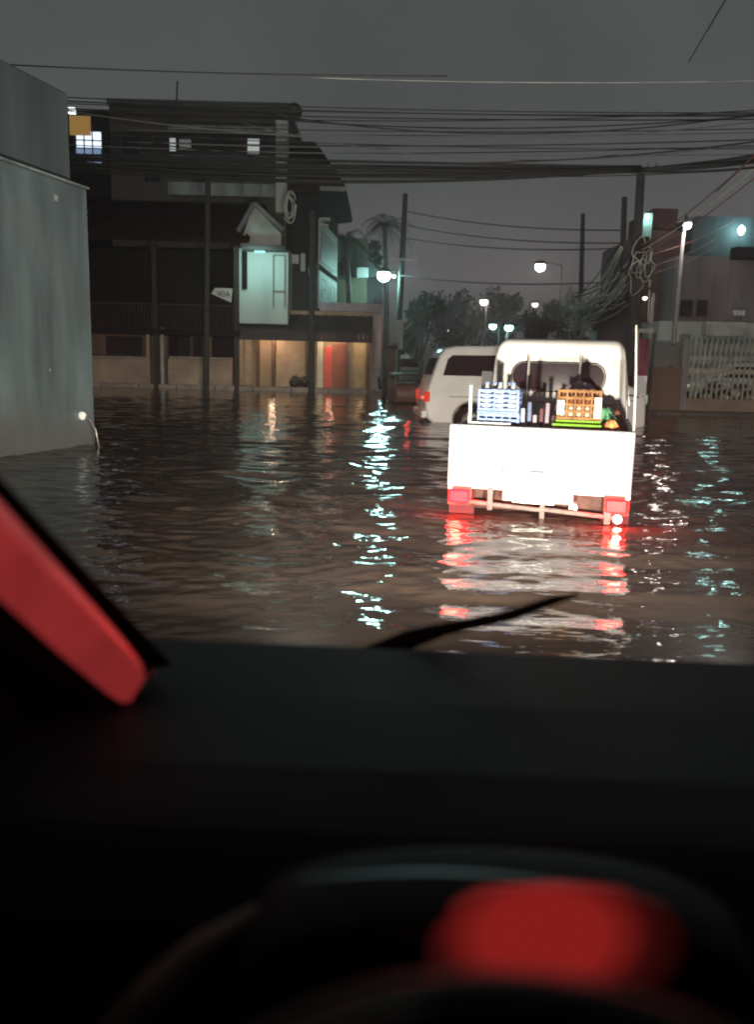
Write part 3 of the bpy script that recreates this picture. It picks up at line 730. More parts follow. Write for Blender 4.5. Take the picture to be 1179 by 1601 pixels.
def boundary():
    Y = 24.2
    t = thing('barred_fence', 'pale barred fence on a tan plinth before the right hand building', 'fence', (P(1120, 640, Y).x, Y, .05))
    L = Matrix.Translation(-t.location)
    xa = P(1068, 620, Y).x; xe = xa + 9
    z0 = P(1120, 624, Y).z; z1 = P(1110, 537, Y).z
    MB().box(xa, xe, Y, Y + .25, -.3, z0).build('plinth', TAN, t, L, bevel=.015)
    b = MB(); i = 0; x = xa + .1; FB = mat('cream_bars', (.52, .51, .43), .6, var=.35, scale=6)
    while x < xe:
        b.box(x - .024, x + .024, Y + .08, Y + .12, z0, z1 + .02 * math.sin(i * 1.7)); x += .15; i += 1
    b.build('bars', FB, t, L)
    q = MB(); zr = P(1110, 580, Y).z
    q.box(xa, xe, Y + .05, Y + .079, zr - .07, zr + .07); q.box(xa, xe, Y + .05, Y + .079, z1 - .45, z1 - .38)
    q.build('rail', FB, t, L)
    for u in (1070,):
        c = P(u, 600, Y); MB().box(c.x - .12, c.x + .10, Y - .03, Y + .26, -.3, z1 + .1).build('post', mat('grey_post', (.30, .30, .28), .7), t, L, bevel=.01)
    # kicked-up foam of paint chips: worn brown gate wall
    t2 = thing('brown_wall', 'plain brown wall between the maroon banner and the barred fence', 'wall', (P(1040, 640, Y).x, Y, 0))
    L2 = Matrix.Translation(-t2.location)
    pbox(1018, 1066, 574, 640, Y - .2, .25, z0=-.3).build('wall', BROWN, t2, L2, bevel=.02)
    pbox(1022, 1066, 480 + 60, 572, Y + .4, .2).build('upper_panel', GREYWALL, t2, L2)
boundary()
def banner_frame():
    Y = 22
    t = thing('banner_frame', 'thin steel frame with a maroon banner standing right of the pickup', 'banner', (P(1006, 640, Y).x, Y, -.3))
    L = Matrix.Translation(-t.location)
    pbox(993, 1022, 514, 520, Y, .05).build('top_rail', POLE_P, t, L)
    for u in (994, 1020): pbox(u - 1.4, u + 1.4, 520, 645, Y, .05, z0=-.3).build('post', POLE if u > 1000 else POLE_P, t, L)
    m = MB(); n = 14; a = P(997, 540, Y + .02); b = P(1017, 540, Y + .02); zt, zb = P(1007, 530, Y).z, P(1007, 608, Y).z
    vs = [(a.x + (b.x - a.x) * i / n, Y + .02 + .03 * math.sin(i * 1.4), z) for z in (zb, zt) for i in range(n + 1)]
    m.add(vs, [(i, i + 1, i + n + 2, i + n + 1) for i in range(n)], True)
    o = m.build('cloth', mat('maroon_cloth', (.34, .09, .13), .8, var=.4, scale=4, streak=True), t, L)
    s = o.modifiers.new('thick', 'SOLIDIFY'); s.thickness = .006
banner_frame()

# ------------------------------------------------------------------ vehicles
def side_body(profile, w, bev=.08, steps=4, tumble=None):
    """profile in (y,z); body symmetrical about x=0, half width w, rounded edges; tumble(z)->extra inset"""
    n = len(profile); P2 = [Vector((a, b)) for a, b in profile]
    area = sum(P2[i].x * P2[(i + 1) % n].y - P2[(i + 1) % n].x * P2[i].y for i in range(n)); sg = 1 if area > 0 else -1
    nor = []
    for i in range(n):
        e1 = (P2[i] - P2[i - 1]).normalized(); e2 = (P2[(i + 1) % n] - P2[i]).normalized()
        q = Vector((-(e1.y + e2.y), e1.x + e2.x)) * sg
        nor.append(q.normalized() * min(1.6, 1 / max(.5, q.length / 2)))
    rings = []
    for side in (-1, 1):
        seq = range(steps + 1) if side < 0 else range(steps, -1, -1)
        for k in seq:
            a = PI / 2 * k / steps; ins = bev * (1 - math.sin(a)); x = w - bev * (1 - math.cos(PI / 2 - a)) if False else w - bev * (1 - math.cos(a))
            x = w - bev + bev * math.cos(a)
            ins = bev * (1 - math.sin(a))
            rings.append((side * x, ins))
    vs = []
    for x, ins in rings:
        for i in range(n):
            p = P2[i] + nor[i] * ins; tt = tumble(p.y) if tumble else 0
            vs.append((x - math.copysign(tt, x), p.x, p.y))
    m = MB(); fs = []
    for r in range(len(rings) - 1):
        for i in range(n): fs.append((r * n + i, r * n + (i + 1) % n, (r + 1) * n + (i + 1) % n, (r + 1) * n + i))
    m.add(vs, fs, True)
    m.add(vs[:n], [tuple(range(n))], False); m.add(vs[-n:], [tuple(range(n))], False)
    return m
def arc(cy, cz, r, a0, a1, n=10): return [(cy + r * math.cos(R(a0 + (a1 - a0) * i / n)), cz + r * math.sin(R(a0 + (a1 - a0) * i / n))) for i in range(n + 1)]
def wheel(x, y, z, r, w_, parent, rim=True):
    t = MB(); N = 28
    prof = [(r * .62, -w_ / 2), (r * .93, -w_ / 2), (r, -w_ / 2 + .02), (r, w_ / 2 - .02), (r * .93, w_ / 2), (r * .62, w_ / 2)]
    vs = [(x + b, y + a * math.cos(2 * PI * k / N), z + a * math.sin(2 * PI * k / N)) for a, b in prof for k in range(N)]
    t.add(vs, [(i * N + k, i * N + (k + 1) % N, ((i + 1) % 6) * N + (k + 1) % N, ((i + 1) % 6) * N + k) for i in range(6) for k in range(N)], True)
    wo = bpy.data.objects.new('wheel', None); C.objects.link(wo); wo.parent = parent; wo.empty_display_size = .1
    t.build('tyre', RUBBER, wo)
    s = 1 if x > 0 else -1; q = MB()
    prof = [(r * .63, w_ * .40), (r * .50, w_ * .30), (r * .20, w_ * .36), (0.004, w_ * .38)]
    vs = [(x + s * b, y + a * math.cos(2 * PI * k / N), z + a * math.sin(2 * PI * k / N)) for a, b in prof for k in range(N)]
    q.add(vs, [(i * N + k, i * N + (k + 1) % N, (i + 1) * N + (k + 1) % N, (i + 1) * N + k) for i in range(3) for k in range(N)], True)
    q.build('rim', STEEL, wo)
def rrect(y0, y1, z0, z1, r, n=5):
    p = []
    for cy, cz, a in ((y1 - r, z1 - r, 0), (y0 + r, z1 - r, 90), (y0 + r, z0 + r, 180), (y1 - r, z0 + r, 270)): p += arc(cy, cz, r, a, a + 90, n)
    return p

def pickup():
    yaw = R(-15)
    c = P(843, 700, 6.75)
    t = thing('pickup_truck', 'small white pickup truck with loaded open bed driving through the flood ahead', 'pickup truck', (c.x, 6.75, 0), yaw)
    hw = .745
    REDS = {-1: emit('tail_lamp_red', (1, .0004, .0008), 170), 1: emit('tail_lamp_bright_red', (1, .0002, .0002), 360)}
    # bed: floor, sides, tailgate.   local: +y forward
    MB().box(-hw + .03, hw - .03, .06, 2.05, .22, .27).build('bed_floor', WHITET, t)
    for s in (-1, 1):
        b = MB().box(min(s * hw, s * (hw - .04)), max(s * hw, s * (hw - .04)), .045, 2.05, .20, .74)
        b.build('bed_side', WHITET, t, bevel=.012)
    MB().box(-hw + .045, hw - .045, 2.01, 2.05, .27, .74).build('headboard', WHITET, t, bevel=.008)
    tg = MB().box(-hw, hw, 0, .042, .235, .755)
    tgo = tg.build('tailgate', mat('chalky_tailgate_paint', (.155, .158, .162), .85, spec=.08, var=.2, scale=5, bump=.08, bscale=6), t, bevel=.014)
    q = MB()
    q.box(-hw + .06, hw - .06, -.008, 0.0, .66, .70); q.box(-hw + .06, hw - .06, -.008, 0, .29, .32)
    for x in (-.5, 0.0, .5): q.box(x - .012, x + .012, -.007, 0, .32, .66)
    q.build('pressed_rib', mat('chalky_tailgate_paint', (.105, .105, .108)), tgo, bevel=.003)
    h = MB().box(-.055, .055, -.03, -.001, .372, .402).build('handle', BLACKP, tgo, bevel=.006)
    MB().ball((-.28, -.004, .39), .012, sy=.5).build('lock', BLACKP, tgo)
    for x in (-hw + .05, hw - .05): MB().box(x - .02, x + .02, -.02, -.001, .62, .70).build('latch', STEEL, tgo, bevel=.004)
    # light underside panel, plate and bumper
    MB().box(-.28, .30, .02, .05, .135, .225).build('plate_panel', mat('chalky_tailgate_paint', (.105, .105, .108)), t, bevel=.01)
    np_ = MB().box(-.19, .15, -.004, .012, .13, .232).build('number_plate', mat('plate_green_white', (.62, .74, .66), .4), t, bevel=.004)
    MB().tube([(-.62, .04, .11), (.02, .02, .08), (.10, .015, .085), (.62, .03, .055)], .020, 8).build('bumper_bar', mat('scuffed_white_bar', (.10, .08, .07), .8, spec=.1, var=.4, scale=12), t)
    q = MB(); q.box(-.40, -.355, .0, .04, .05, .235); q.box(.035, .075, .01, .05, -.05, .2); q.box(.55, .60, .0, .05, .0, .2)
    q.build('bumper_bracket', mat('scuffed_white_bar', (.10, .08, .07)), t, bevel=.006)
    MB().box(-.6, .6, .25, 1.9, .02, .20).build('chassis', UNDER, t, bevel=.02)
    MB().tube([(-.62, .5, -.02), (.62, .5, -.02)], .05, 10).build('rear_axle', UNDER, t)
    q = MB().tube([(.30, .1, .10), (.30, .8, .10)], .035, 10).build('exhaust_pipe', STEEL, t)
    for s in (-1, 1):
        x = s * .64
        tl = MB().box(x - .085, x + .085, -.015, .05, .098, .208).build('tail_light', REDS[s], t, bevel=.012)
        MB().box(x - .10, x + .10, .051, .09, .07, .23).build('lamp_bracket', UNDER, t)
        lamp('tail_light_glow', (x, -.10, .15), (1, .02, .012), 24, .05, t)
        q = MB(); q.box(x - .11, x + .11, .17, .185, -.30, .17); q.build('mud_flap', mat('red_lit_mud_flap', (.05, .012, .012), .9, spec=.05), t)  # red tail light glow on the flap is put into its colour
    MB().ball((.655, -.03, .055), .035).build('tail_light_highlight', emit('white_highlight_on_truck', (1, .92, .85), 14), t)  # emissive ball painting the white highlight on the right tail light
    for x in (-.64, .64):
        wheel(x, .55, -.02, .27, .15, t); wheel(x, 2.75, -.02, .27, .15, t)
    # cab
    def tum(z): return max(0, (z - .75)) * .14
    prof = [(2.18, -.12), (2.14, .25), (2.14, 1.32)] + [(2.20, 1.46), (2.30, 1.515), (2.6, 1.54), (3.0, 1.52), (3.12, 1.46), (3.42, .80), (3.50, .60), (3.52, .0), (3.45, -.12)] + arc(2.75, -.02, .33, -18, 198, 10)[::1]
    cb = side_body(prof, .755, .10, 5, tum); cab = cb.build('cab', WHITET, t)
    wv = MB().prism(rrect(-.47, .47, 1.0, 1.28, .13, 6), 2.125, 2.155)
    win = wv.build('rear_window', GLASSD, t)
    rb = rrect(-.48, .48, .99, 1.29, .135, 6); q = MB().tube([(a, 2.13, b) for a, b in rb] + [(rb[0][0], 2.13, rb[0][1])], .007, 6); q.build('window_seal', RUBBER, win)
    for s in (-1, 1):
        o = MB(); pr = [(2.42, .86), (3.26, .86), (3.06, 1.30), (2.42, 1.34)]
        o.add([(s * (.757 - tum(z) + d), y, z) for d in (0, .006) for y, z in pr], [(0, 1, 2, 3), (7, 6, 5, 4), (0, 4, 5, 1), (1, 5, 6, 2), (2, 6, 7, 3), (3, 7, 4, 0)])
        o.build('side_window', GLASSD, t)
        mq = MB().box(min(s * .80, s * .93), max(s * .80, s * .93), 3.05, 3.09, .95, 1.17); mq.tube([(s * .74, 3.1, .95), (s * .86, 3.08, .93)], .012, 6)
        mq.build('wing_mirror', BLACKP, t)
    MB().prism([(-.6, .85), (.6, .85), (.54, 1.33), (-.54, 1.33)], 3.30, 3.40).build('windscreen', GLASSD, t)
    # guard frame behind the cab
    for x in (-.30, .225):
        MB().tube([(x, 2.03, .30), (x, 2.03, 1.36)], .014, 8).build('guard_post', mat('bright_steel_tube', (.40, .385, .35), .35), t)
    MB().tube([(-.6, 2.03, .88), (.6, 2.03, .88)], .012, 8).build('guard_rail', mat('bright_steel_tube', (.40, .385, .35), .35), t)
    # stake posts at the rear corners
    MB().tube([(hw - .012, .08, .7), (hw - .03, .08, 1.16), (hw - .06, .08, 1.58)], .009, 8).build('stake_post', mat('bright_steel_tube', (.40, .385, .35), .35), t)
    MB().box(-hw + .14, -hw + .165, .10, .13, .72, 1.075).build('stake_post', mat('grey_stake', (.16, .19, .18), .5), t)
    MB().box(-hw + .165, -.25, .10, .12, .745, .775).build('stake_rail', mat('grey_stake', (.16, .19, .18), .5), t)
    return t
truck = pickup()
def on_truck(x, y, z): return truck.matrix_basis @ Vector((x, y, z)) if False else Vector((truck.location.x, truck.location.y, 0)) + Matrix.Rotation(truck.rotation_euler.z, 3, 'Z') @ Vector((x, y, z))
TY = truck.rotation_euler.z
def crate(name, label, x, y, z, w_, d, h, m, slats=5, cat='crate', group=None, base=None, cross=6):
    t = thing(name, label, cat, on_truck(x, y, z), TY, group)
    q = MB(); q.box(-w_ / 2, w_ / 2, -d / 2, d / 2, 0, .015); q.build('bottom', base or m, t)
    for s in (-1, 1):
        for k, (ax, L_) in enumerate((('x', w_), ('y', d))):
            b = MB(); off = s * ((d if ax == 'x' else w_) / 2 - .006)
            def bx(a0, a1, z0, z1, dd=.006):
                if ax == 'x': b.box(a0, a1, off - dd, off + dd, z0, z1)
                else: b.box(off - dd * .8, off + dd * .8, a0, a1, z0, z1)
            for i in range(slats): zz = .02 + (h - .045) * i / (slats - 1); bx(-L_ / 2 + .008, L_ / 2 - .008, zz, zz + .022)
            for i in range(cross): aa = -L_ / 2 + .016 + (L_ - .032) * i / (cross - 1); bx(aa - .007, aa + .007, .02, h, .0045)
            b.build('side', m, t)
    return t
BLUEC = mat('blue_plastic_crate', (.10, .14, .25), .8, spec=.1, var=.3, scale=9)
WHITEC = mat('milky_plastic', (.22, .23, .26), .35, var=.15, scale=8)
crate('plastic_crate', 'pale blue plastic crate, lower one of the stack at the left of the pickup bed', -.37, .36, .272, .36, .30, .32, BLUEC, 6, group='blue crates in the pickup bed')
crate('plastic_crate', 'pale blue plastic crate, middle one of the stack at the left of the pickup bed', -.37, .36, .594, .36, .30, .25, BLUEC, 6, group='blue crates in the pickup bed')
crate('plastic_crate', 'pale blue plastic crate filled with jugs, topmost of the stack in the pickup bed', -.375, .36, .846, .35, .30, .20, BLUEC, 5, group='blue crates in the pickup bed')
def jug(x, y, z, h, r, label, m, grp=None):
    t = thing('water_jug', label, 'jug', on_truck(x, y, z), TY, grp)
    q = MB(); q.tube([(0, 0, 0), (0, 0, h * .7), (0, 0, h * .85), (0, 0, h * .92), (0, 0, h)], [r, r, r * .6, r * .35, r * .35], 14); q.build('body', m, t)
    MB().tube([(0, 0, h), (0, 0, h + .02)], r * .42, 10).build('cap', BLUEC, t)
for i, (dx, dy) in enumerate(((-.11, -.06), (0, -.06), (.11, -.06), (-.06, .07), (.07, .07))):
    jug(-.375 + dx, .36 + dy, .863, .22, .045, 'milky jug standing in the topmost blue crate', WHITEC, 'jugs in the topmost blue crate')
# sacks of tall pale rolls beside the crates
def roll(x, y, z, h, r, m, label, grp, tilt=0):
    t = thing('pipe_roll', label, 'roll', on_truck(x, y, z), TY, grp)
    q = MB(); q.tube([(0, 0, 0), (tilt * h, 0, h)], r, 10); q.build('roll', m, t)
cols = [(.24, .27, .33), (.08, .10, .16), (.20, .18, .20), (.07, .03, .03), (.16, .13, .15), (.05, .025, .025)]
for i, cc in enumerate(cols):
    roll(-.155 + .045 * i, .30 + .05 * (i % 2), .272, .62 + .06 * math.sin(i * 2.1), .019, mat('roll_%d' % i, cc, .6), ['whitish roll next to the blue crates', 'dark blue roll beside the whitish roll', 'pinkish grey roll in the middle of the bundle', 'maroon roll in the middle of the bundle', 'mauve roll near the bottle crate', 'darkest brown roll next to the bottle crate'][i] + ' in the pickup bed', 'rolls standing in the pickup bed', .01 * (i - 3))
GOLD = mat('gold_brown_crate', (.12, .060, .024), .8, spec=.1, var=.4, scale=14)
LIME = mat('lime_plastic', (.07, .15, .012), .8, spec=.1, var=.1)
crate('bottle_crate', 'brown and gold bottle crate standing on the lime green box in the pickup bed', .29, .34, .80, .36, .28, .265, GOLD, 5, base=LIME, cross=6)
tr = thing('lime_box', 'lime green plastic box under the bottle crate in the pickup bed', 'box', on_truck(.28, .34, .272), TY)
MB().box(-.19, .19, -.16, .16, 0, .46).build('box', LIME, tr, bevel=.01)
MB().box(-.20, .20, -.17, .17, .463, .515).build('lid', LIME, tr, bevel=.008)
BOT = mat('brown_bottle', (.10, .035, .015), .12); LABELM = mat('bottle_label', (.18, .13, .07), .5)
def bottle(x, y, z, label):
    t = thing('bottle', label, 'bottle', on_truck(x, y, z), TY, 'bottles standing in the bottle crate')
    MB().tube([(0, 0, 0), (0, 0, .13), (0, 0, .16), (0, 0, .18), (0, 0, .23)], [.028, .028, .018, .011, .011], 10).build('glass', BOT, t)
    MB().tube([(0, 0, .03), (0, 0, .10)], .0285, 10, cap=False).build('paper_label', LABELM, t)
    MB().tube([(0, 0, .23), (0, 0, .24)], .013, 8).build('cap', GOLD, t)
    return t
b0 = bottle(.155, .26, .818, 'brown glass bottle with a cream label, one of ten in the bottle crate')
for i in range(5):
    for j in range(2):
        for k in range(1):
            if (i, j, k) == (0, 0, 0): continue
            b = copy_tree(b0); b.location = on_truck(.155 + .0675 * i, .26 + .1 * j, .818)
def carton(x, y, z, w_, h, label):
    t = thing('carton', label, 'carton', on_truck(x, y, z), TY)
    MB().box(-w_ / 2, w_ / 2, -.02, .02, 0, h).build('box', mat('cream_card', (.25, .21, .16), .6, var=.1), t, bevel=.004)
carton(.145, .17, .86, .06, .12, 'cream card leaning on the left side of the bottle crate')
carton(.44, .17, .84, .06, .17, 'taller cream card leaning on the right side of the bottle crate')
# heap behind: mauve hump
def hump(name, label, cat, x, y, z, sx, sy, sz, m, seed=1, n=26):
    g = random.Random(seed); t = thing(name, label, cat, on_truck(x, y, z), TY); vs = []; N = 28; K = 12
    ph = [g.uniform(0, 6.28) for _ in range(8)]
    for j in range(K + 1):
        a = PI / 2 * j / K
        for k in range(N):
            b = 2 * PI * k / N
            rr = 1 + .10 * math.sin(3 * b + ph[0]) + .07 * math.sin(5 * b + ph[1] + 2 * a) + .05 * math.sin(9 * b + ph[2] - 3 * a)
            zz = math.sin(a) * (1 + .10 * math.sin(2 * b + ph[3]) * math.cos(a) + .08 * math.sin(6 * b + 4 * a + ph[4]) * math.cos(a))
            vs.append((sx * math.cos(a) * rr * math.cos(b), sy * math.cos(a) * rr * math.sin(b), sz * zz))
    q = MB(); q.add(vs, [(j * N + k, j * N + (k + 1) % N, (j + 1) * N + (k + 1) % N, (j + 1) * N + k) for j in range(K) for k in range(N)], True)
    q.build('cover', m, t); return t
hump('tarpaulin', 'mauve tarpaulin hump behind the bottle crates in the pickup bed', 'tarpaulin', .26, 1.25, .272, .36, .42, .84, mat('mauve_tarp', (.30, .20, .24), .5, var=.3, bump=.4, bscale=8), 3)
hump('cloth_bundle', 'green cloth bundle at the right of the pickup bed', 'bundle', .50, .64, .272, .20, .28, .63, mat('green_cloth', (.10, .30, .15), .7, var=.5, scale=9, bump=.5), 5)
hump('cloth_bundle', 'rust orange cloth bundle in the right rear corner of the pickup bed', 'bundle', .56, .28, .272, .16, .19, .555, mat('orange_cloth', (.55, .19, .06), .7, var=.5, scale=9, bump=.5), 8)
hump('cloth_bundle', 'dark brown cloth bundle between the green bundle and the cab', 'bundle', .60, 1.05, .272, .13, .3, .60, mat('brown_cloth', (.25, .10, .06), .7, var=.5, scale=9, bump=.5), 9)

def van():
    c = P(712, 650, 18.6)
    # local +y forward; placed so that it crosses towards the right, tail on the left
    yaw = R(-86)
    t = thing('passenger_van', 'white passenger van wading across the junction behind the pickup', 'van', (P(657, 640, 18.4).x, 18.4, 0), yaw)
    W = .85
    def tum(z): return max(0, (z - .78)) * .16
    prof = [(.06, .10), (.0, .35), (.02, .62), (.12, .92), (.30, 1.42), (.42, 1.55), (.62, 1.61), (2.2, 1.66), (3.4, 1.58), (3.72, 1.44), (4.25, .92), (4.6, .80), (4.75, .60), (4.78, .05), (4.70, -.05)] + arc(3.9, .08, .37, -20, 200, 10) + arc(.98, .08, .37, -20, 200, 10) + [(.2, -.02)]
    bd = side_body(prof, W, .07, 4, tum); bd.build('body', WHITEP, t)
    for s in (-1, 1):
        for (name, pr) in (('side_window', [(.36, 1.0), (1.70, 1.0), (1.70, 1.44), (.56, 1.42), (.46, 1.34)]), ('side_window', [(1.76, 1.0), (2.78, 1.0), (2.78, 1.46), (1.76, 1.45)]), ('side_window', [(2.86, 1.0), (3.95, .98), (3.62, 1.36), (3.5, 1.42), (2.86, 1.46)])):
            o = MB(); n = len(pr)
            o.add([(s * (W - tum(z) + d), y, z) for d in (-.01, .008) for y, z in pr], [tuple(range(n)), tuple(range(2 * n - 1, n - 1, -1))] + [(i, (i + 1) % n, (i + 1) % n + n, i + n) for i in range(n)])
            o.build(name, GLASSD, t)
        q = MB(); q.box(min(s * W, s * (W + .012)), max(s * W, s * (W + .012)), .5, 4.5, .555, .575); q.build('rub_strip', mat('grey_strip', (.30, .29, .28), .5), t)
        tl = MB().box(min(s * .70, s * (W + .008)), max(s * .70, s * (W + .008)), -.012, .10, .44, .66).build('tail_light', emit('van_tail_red', (1, .05, .03), .7), t, bevel=.02)
        wheel(s * (W - .12), .98, .06, .32, .2, t); wheel(s * (W - .12), 3.9, .06, .32, .2, t)
        hl = MB().box(min(s * .55, s * .8), max(s * .55, s * .8), 4.72, 4.80, .5, .7).build('headlight', SIGNW, t, bevel=.02)
        q = MB(); q.tube([(s * (W + .002), .98 + .385 * math.cos(a), .08 + .385 * math.sin(a)) for a in np.linspace(-.3, PI + .3, 20)], .018, 6); q.build('arch_lip', mat('grey_strip', (.30, .29, .28), .5), t)
        mb = MB().box(min(s * .86, s * 1.02), max(s * .86, s * 1.02), 3.82, 3.88, .98, 1.14).build('wing_mirror', BLACKP, t, bevel=.02)
    for y in (1.62, 2.95): MB().box(-W - .022, -W - .001, y - .07, y + .07, .80, .825).build('door_handle', mat('grey_strip', (.30, .29, .28), .5), t, bevel=.004)
    MB().prism([(-.62, 1.0), (.62, 1.0), (.54, 1.38), (-.54, 1.38)], 0, .03).build('rear_window', GLASSD, t, Matrix.Translation((0, -.16 + .28, 0)) @ Matrix.Translation((0, 0.0, 1.0)) @ Matrix.Rotation(R(-20), 4, 'X') @ Matrix.Translation((0, .0, -1.0)))
    MB().box(-.80, .80, -.07, .05, .10, .26).build('bumper', WHITEP, t, bevel=.03)
    for y in (1.73, 2.82): MB().box(-W - .0015, -W + .01, y - .006, y + .006, .15, 1.0).build('door_seam', RUBBER, t)
    lamp('tail_glow', (-.75, -.2, .5), (1, .08, .04), 1.2, .05, t)
van()
def far_truck():
    Y = 50; c = P(639, 566, Y)
    t = thing('white_van', 'small white van far down the street left of the passenger van', 'van', (c.x, Y, 0), R(6))
    W = .80
    prof = [(0, .1), (0, 1.0), (.05, 1.55), (.2, 1.68), (2.6, 1.7), (3.0, 1.55), (3.3, .95), (3.5, .7), (3.5, 0), (3.3, -.1), (.2, -.1)]
    side_body(prof, W, .08, 3).build('body', WHITEP, t)
    MB().prism(rrect(-.62, .62, .95, 1.45, .08), -.03, 0.01).build('rear_window', GLASSD, t)
    MB().box(-.78, .78, -.08, .0, .1, .3).build('bumper', STEEL, t, bevel=.02)
    for s in (-1, 1):
        MB().box(s * .7 - .06, s * .7 + .06, -.03, .0, .5, .8).build('tail_light', mat('dull_red', (.4, .05, .04), .4), t)
        wheel(s * .68, .6, .0, .3, .18, t)
far_truck()
def motor_tricycle():
    Y = 25.5; c = P(640, 600, Y)
    t = thing('motor_tricycle', 'dark covered motor tricycle in the water left of the passenger van', 'tricycle', (c.x, Y, 0), R(8))
    prof = [(0, .05), (-.02, .35), (.05, .52), (.35, .60), (1.2, .62), (1.6, .48), (1.75, .25), (1.7, .02)]
    side_body(prof, .42, .10, 4).build('sidecar_body', mat('dusty_maroon_paint', (.20, .10, .08), .5, var=.4, scale=6), t)
    q = MB()
    for x in (-.38, .38): q.tube([(x, .1, .5), (x, .12, .82), (x, 1.4, .85), (x, 1.5, .5)], .02, 6)
    q.build('roof_frame', STEEL, t)
    q = side_body([(0.0, .83), (.1, .90), (1.4, .92), (1.5, .84)], .42, .03, 3); q.build('roof', mat('black_roof', (.03, .03, .03), .5), t)
    wheel(.30, .6, -.02, .22, .08, t)
    q = MB(); q.tube([(-.75, .1, .25), (-.75, .5, .45), (-.75, 1.1, .42), (-.75, 1.35, .75)], .05, 8); q.ball((-.75, .5, .5), .13, sx=.7, sy=2); q.build('motorcycle_frame', BLACKP, t)
    MB().tube([(-1.0, 1.3, .78), (-.5, 1.3, .78)], .02, 6).build('handlebar', STEEL, t)
    wheel(-.75, .15, -.02, .26, .09, t)
    MB().box(.26, .40, -.05, -.02, .28, .42).build('tail_light', emit('trike_red', (1, .12, .08), .9), t, bevel=.01)
motor_tricycle()
def fence_car():
    Y = 26.0; a = P(1090, 600, Y)
    t = thing('parked_car', 'silver car parked behind the barred fence', 'car', (a.x + .1, Y + .9, 0), R(-88))
    W = .82
    prof = [(.1, .25), (.05, .6), (.15, .95), (.5, 1.02), (1.0, 1.42), (1.5, 1.5), (2.3, 1.46), (2.9, 1.05), (3.9, .92), (4.1, .7), (4.15, .3), (4.0, .22)] + arc(3.3, .28, .34, -10, 190, 8) + arc(.85, .28, .34, -10, 190, 8)
    side_body(prof, W, .08, 4, lambda z: max(0, z - .95) * .25).build('body', mat('silver_paint', (.72, .74, .70), .3, coat=.5), t)
    for s in (-1, 1):
        o = MB(); pr = [(.75, 1.04), (2.7, 1.04), (2.25, 1.38), (1.1, 1.38)]
        o.add([(s * (W - max(0, z - .95) * .25 + d), y, z) for d in (-.01, .008) for y, z in pr], [(0, 1, 2, 3), (7, 6, 5, 4), (0, 4, 5, 1), (1, 5, 6, 2), (2, 6, 7, 3), (3, 7, 4, 0)])
        o.build('side_window', GLASSD, t)
        wheel(s * .72, .85, .26, .3, .18, t); wheel(s * .72, 3.3, .26, .3, .18, t)
    c = Vector((.5, .02, .8)); MB().box(-.8, -.55, -.0, .10, .68, .86).build('tail_light', emit('car_lamp_white', (1, .95, .88), 2.2), t, bevel=.02)
fence_car()
# two motorcycles behind the fence are hinted by white lamps and bars
def motorbike(u, label):
    Y = 25.1; c = P(u, 600, Y); t = thing('motorcycle', label, 'motorcycle', (c.x, Y, .1), R(78), 'motorcycles behind the fence')
    wheel(0, -.6, .3, .28, .09, t); wheel(0, .6, .3, .28, .09, t)
    q = MB(); q.tube([(0, -.6, .3), (0, -.3, .62), (0, .25, .66), (0, .42, .85), (0, .6, .3)], .04, 8); q.build('frame', STEEL, t)
    MB().ball((0, .12, .70), .17, sx=.7, sy=1.5, sz=.7).build('tank', mat('white_tank', (.65, .65, .6), .3), t)
    MB().ball((0, -.32, .70), .13, sx=.8, sy=2.3, sz=.45).build('seat', BLACKP, t)
    MB().tube([(-.3, .35, .98), (0, .44, .92), (.3, .35, .98)], .016, 6).build('handlebar', STEEL, t)
    MB().ball((0, .52, .86), .09, sy=.7).build('headlight', SIGNW, t)
motorbike(1100, 'motorcycle with a pale tank behind the left part of the barred fence')
motorbike(1140, 'motorcycle with a pale tank behind the right part of the barred fence')
# pale post with an arm beside the olive tree
def white_post():
    Y = 40; c = P(622, 560, Y); t = thing('white_post', 'short pale post with a slanting arm left of the olive tree', 'post', (c.x, Y, -.3)); L = Matrix.Translation(-t.location)
    pbox(619, 630, 500, 546, Y, .3).build('board', mat('chalk_white', (.55, .55, .48), .7, var=.3, scale=3, streak=True), t, L)
    pbox(616, 622, 503, 600, Y + .31, .15, z0=-.3).build('post', POLE_P, t, L)
    MB().tube([P(630, 519, Y), P(645, 504, Y)], .05, 6).build('arm', POLE_P, t, L)
white_post()
def stall():
    Y = 36; c = P(612, 600, Y); t = thing('market_stall', 'narrow brown stall with a yellow drum between the shop row and the pole', 'stall', (c.x, Y, 0)); L = Matrix.Translation(-t.location)
    pbox(603, 618, 545, 606, Y, .6, z0=-.3).build('counter', BROWN, t, L)
    pbox(600, 622, 540, 545, Y - .3, 1.1).build('roof', TIMBER, t, L)
    d = P(611, 600, Y - .5); MB().tube([(d.x, d.y, -.3), (d.x, d.y, .55)], .22, 14).build('drum', mat('yellow_drum', (.40, .38, .16), .5), t, L)
stall()

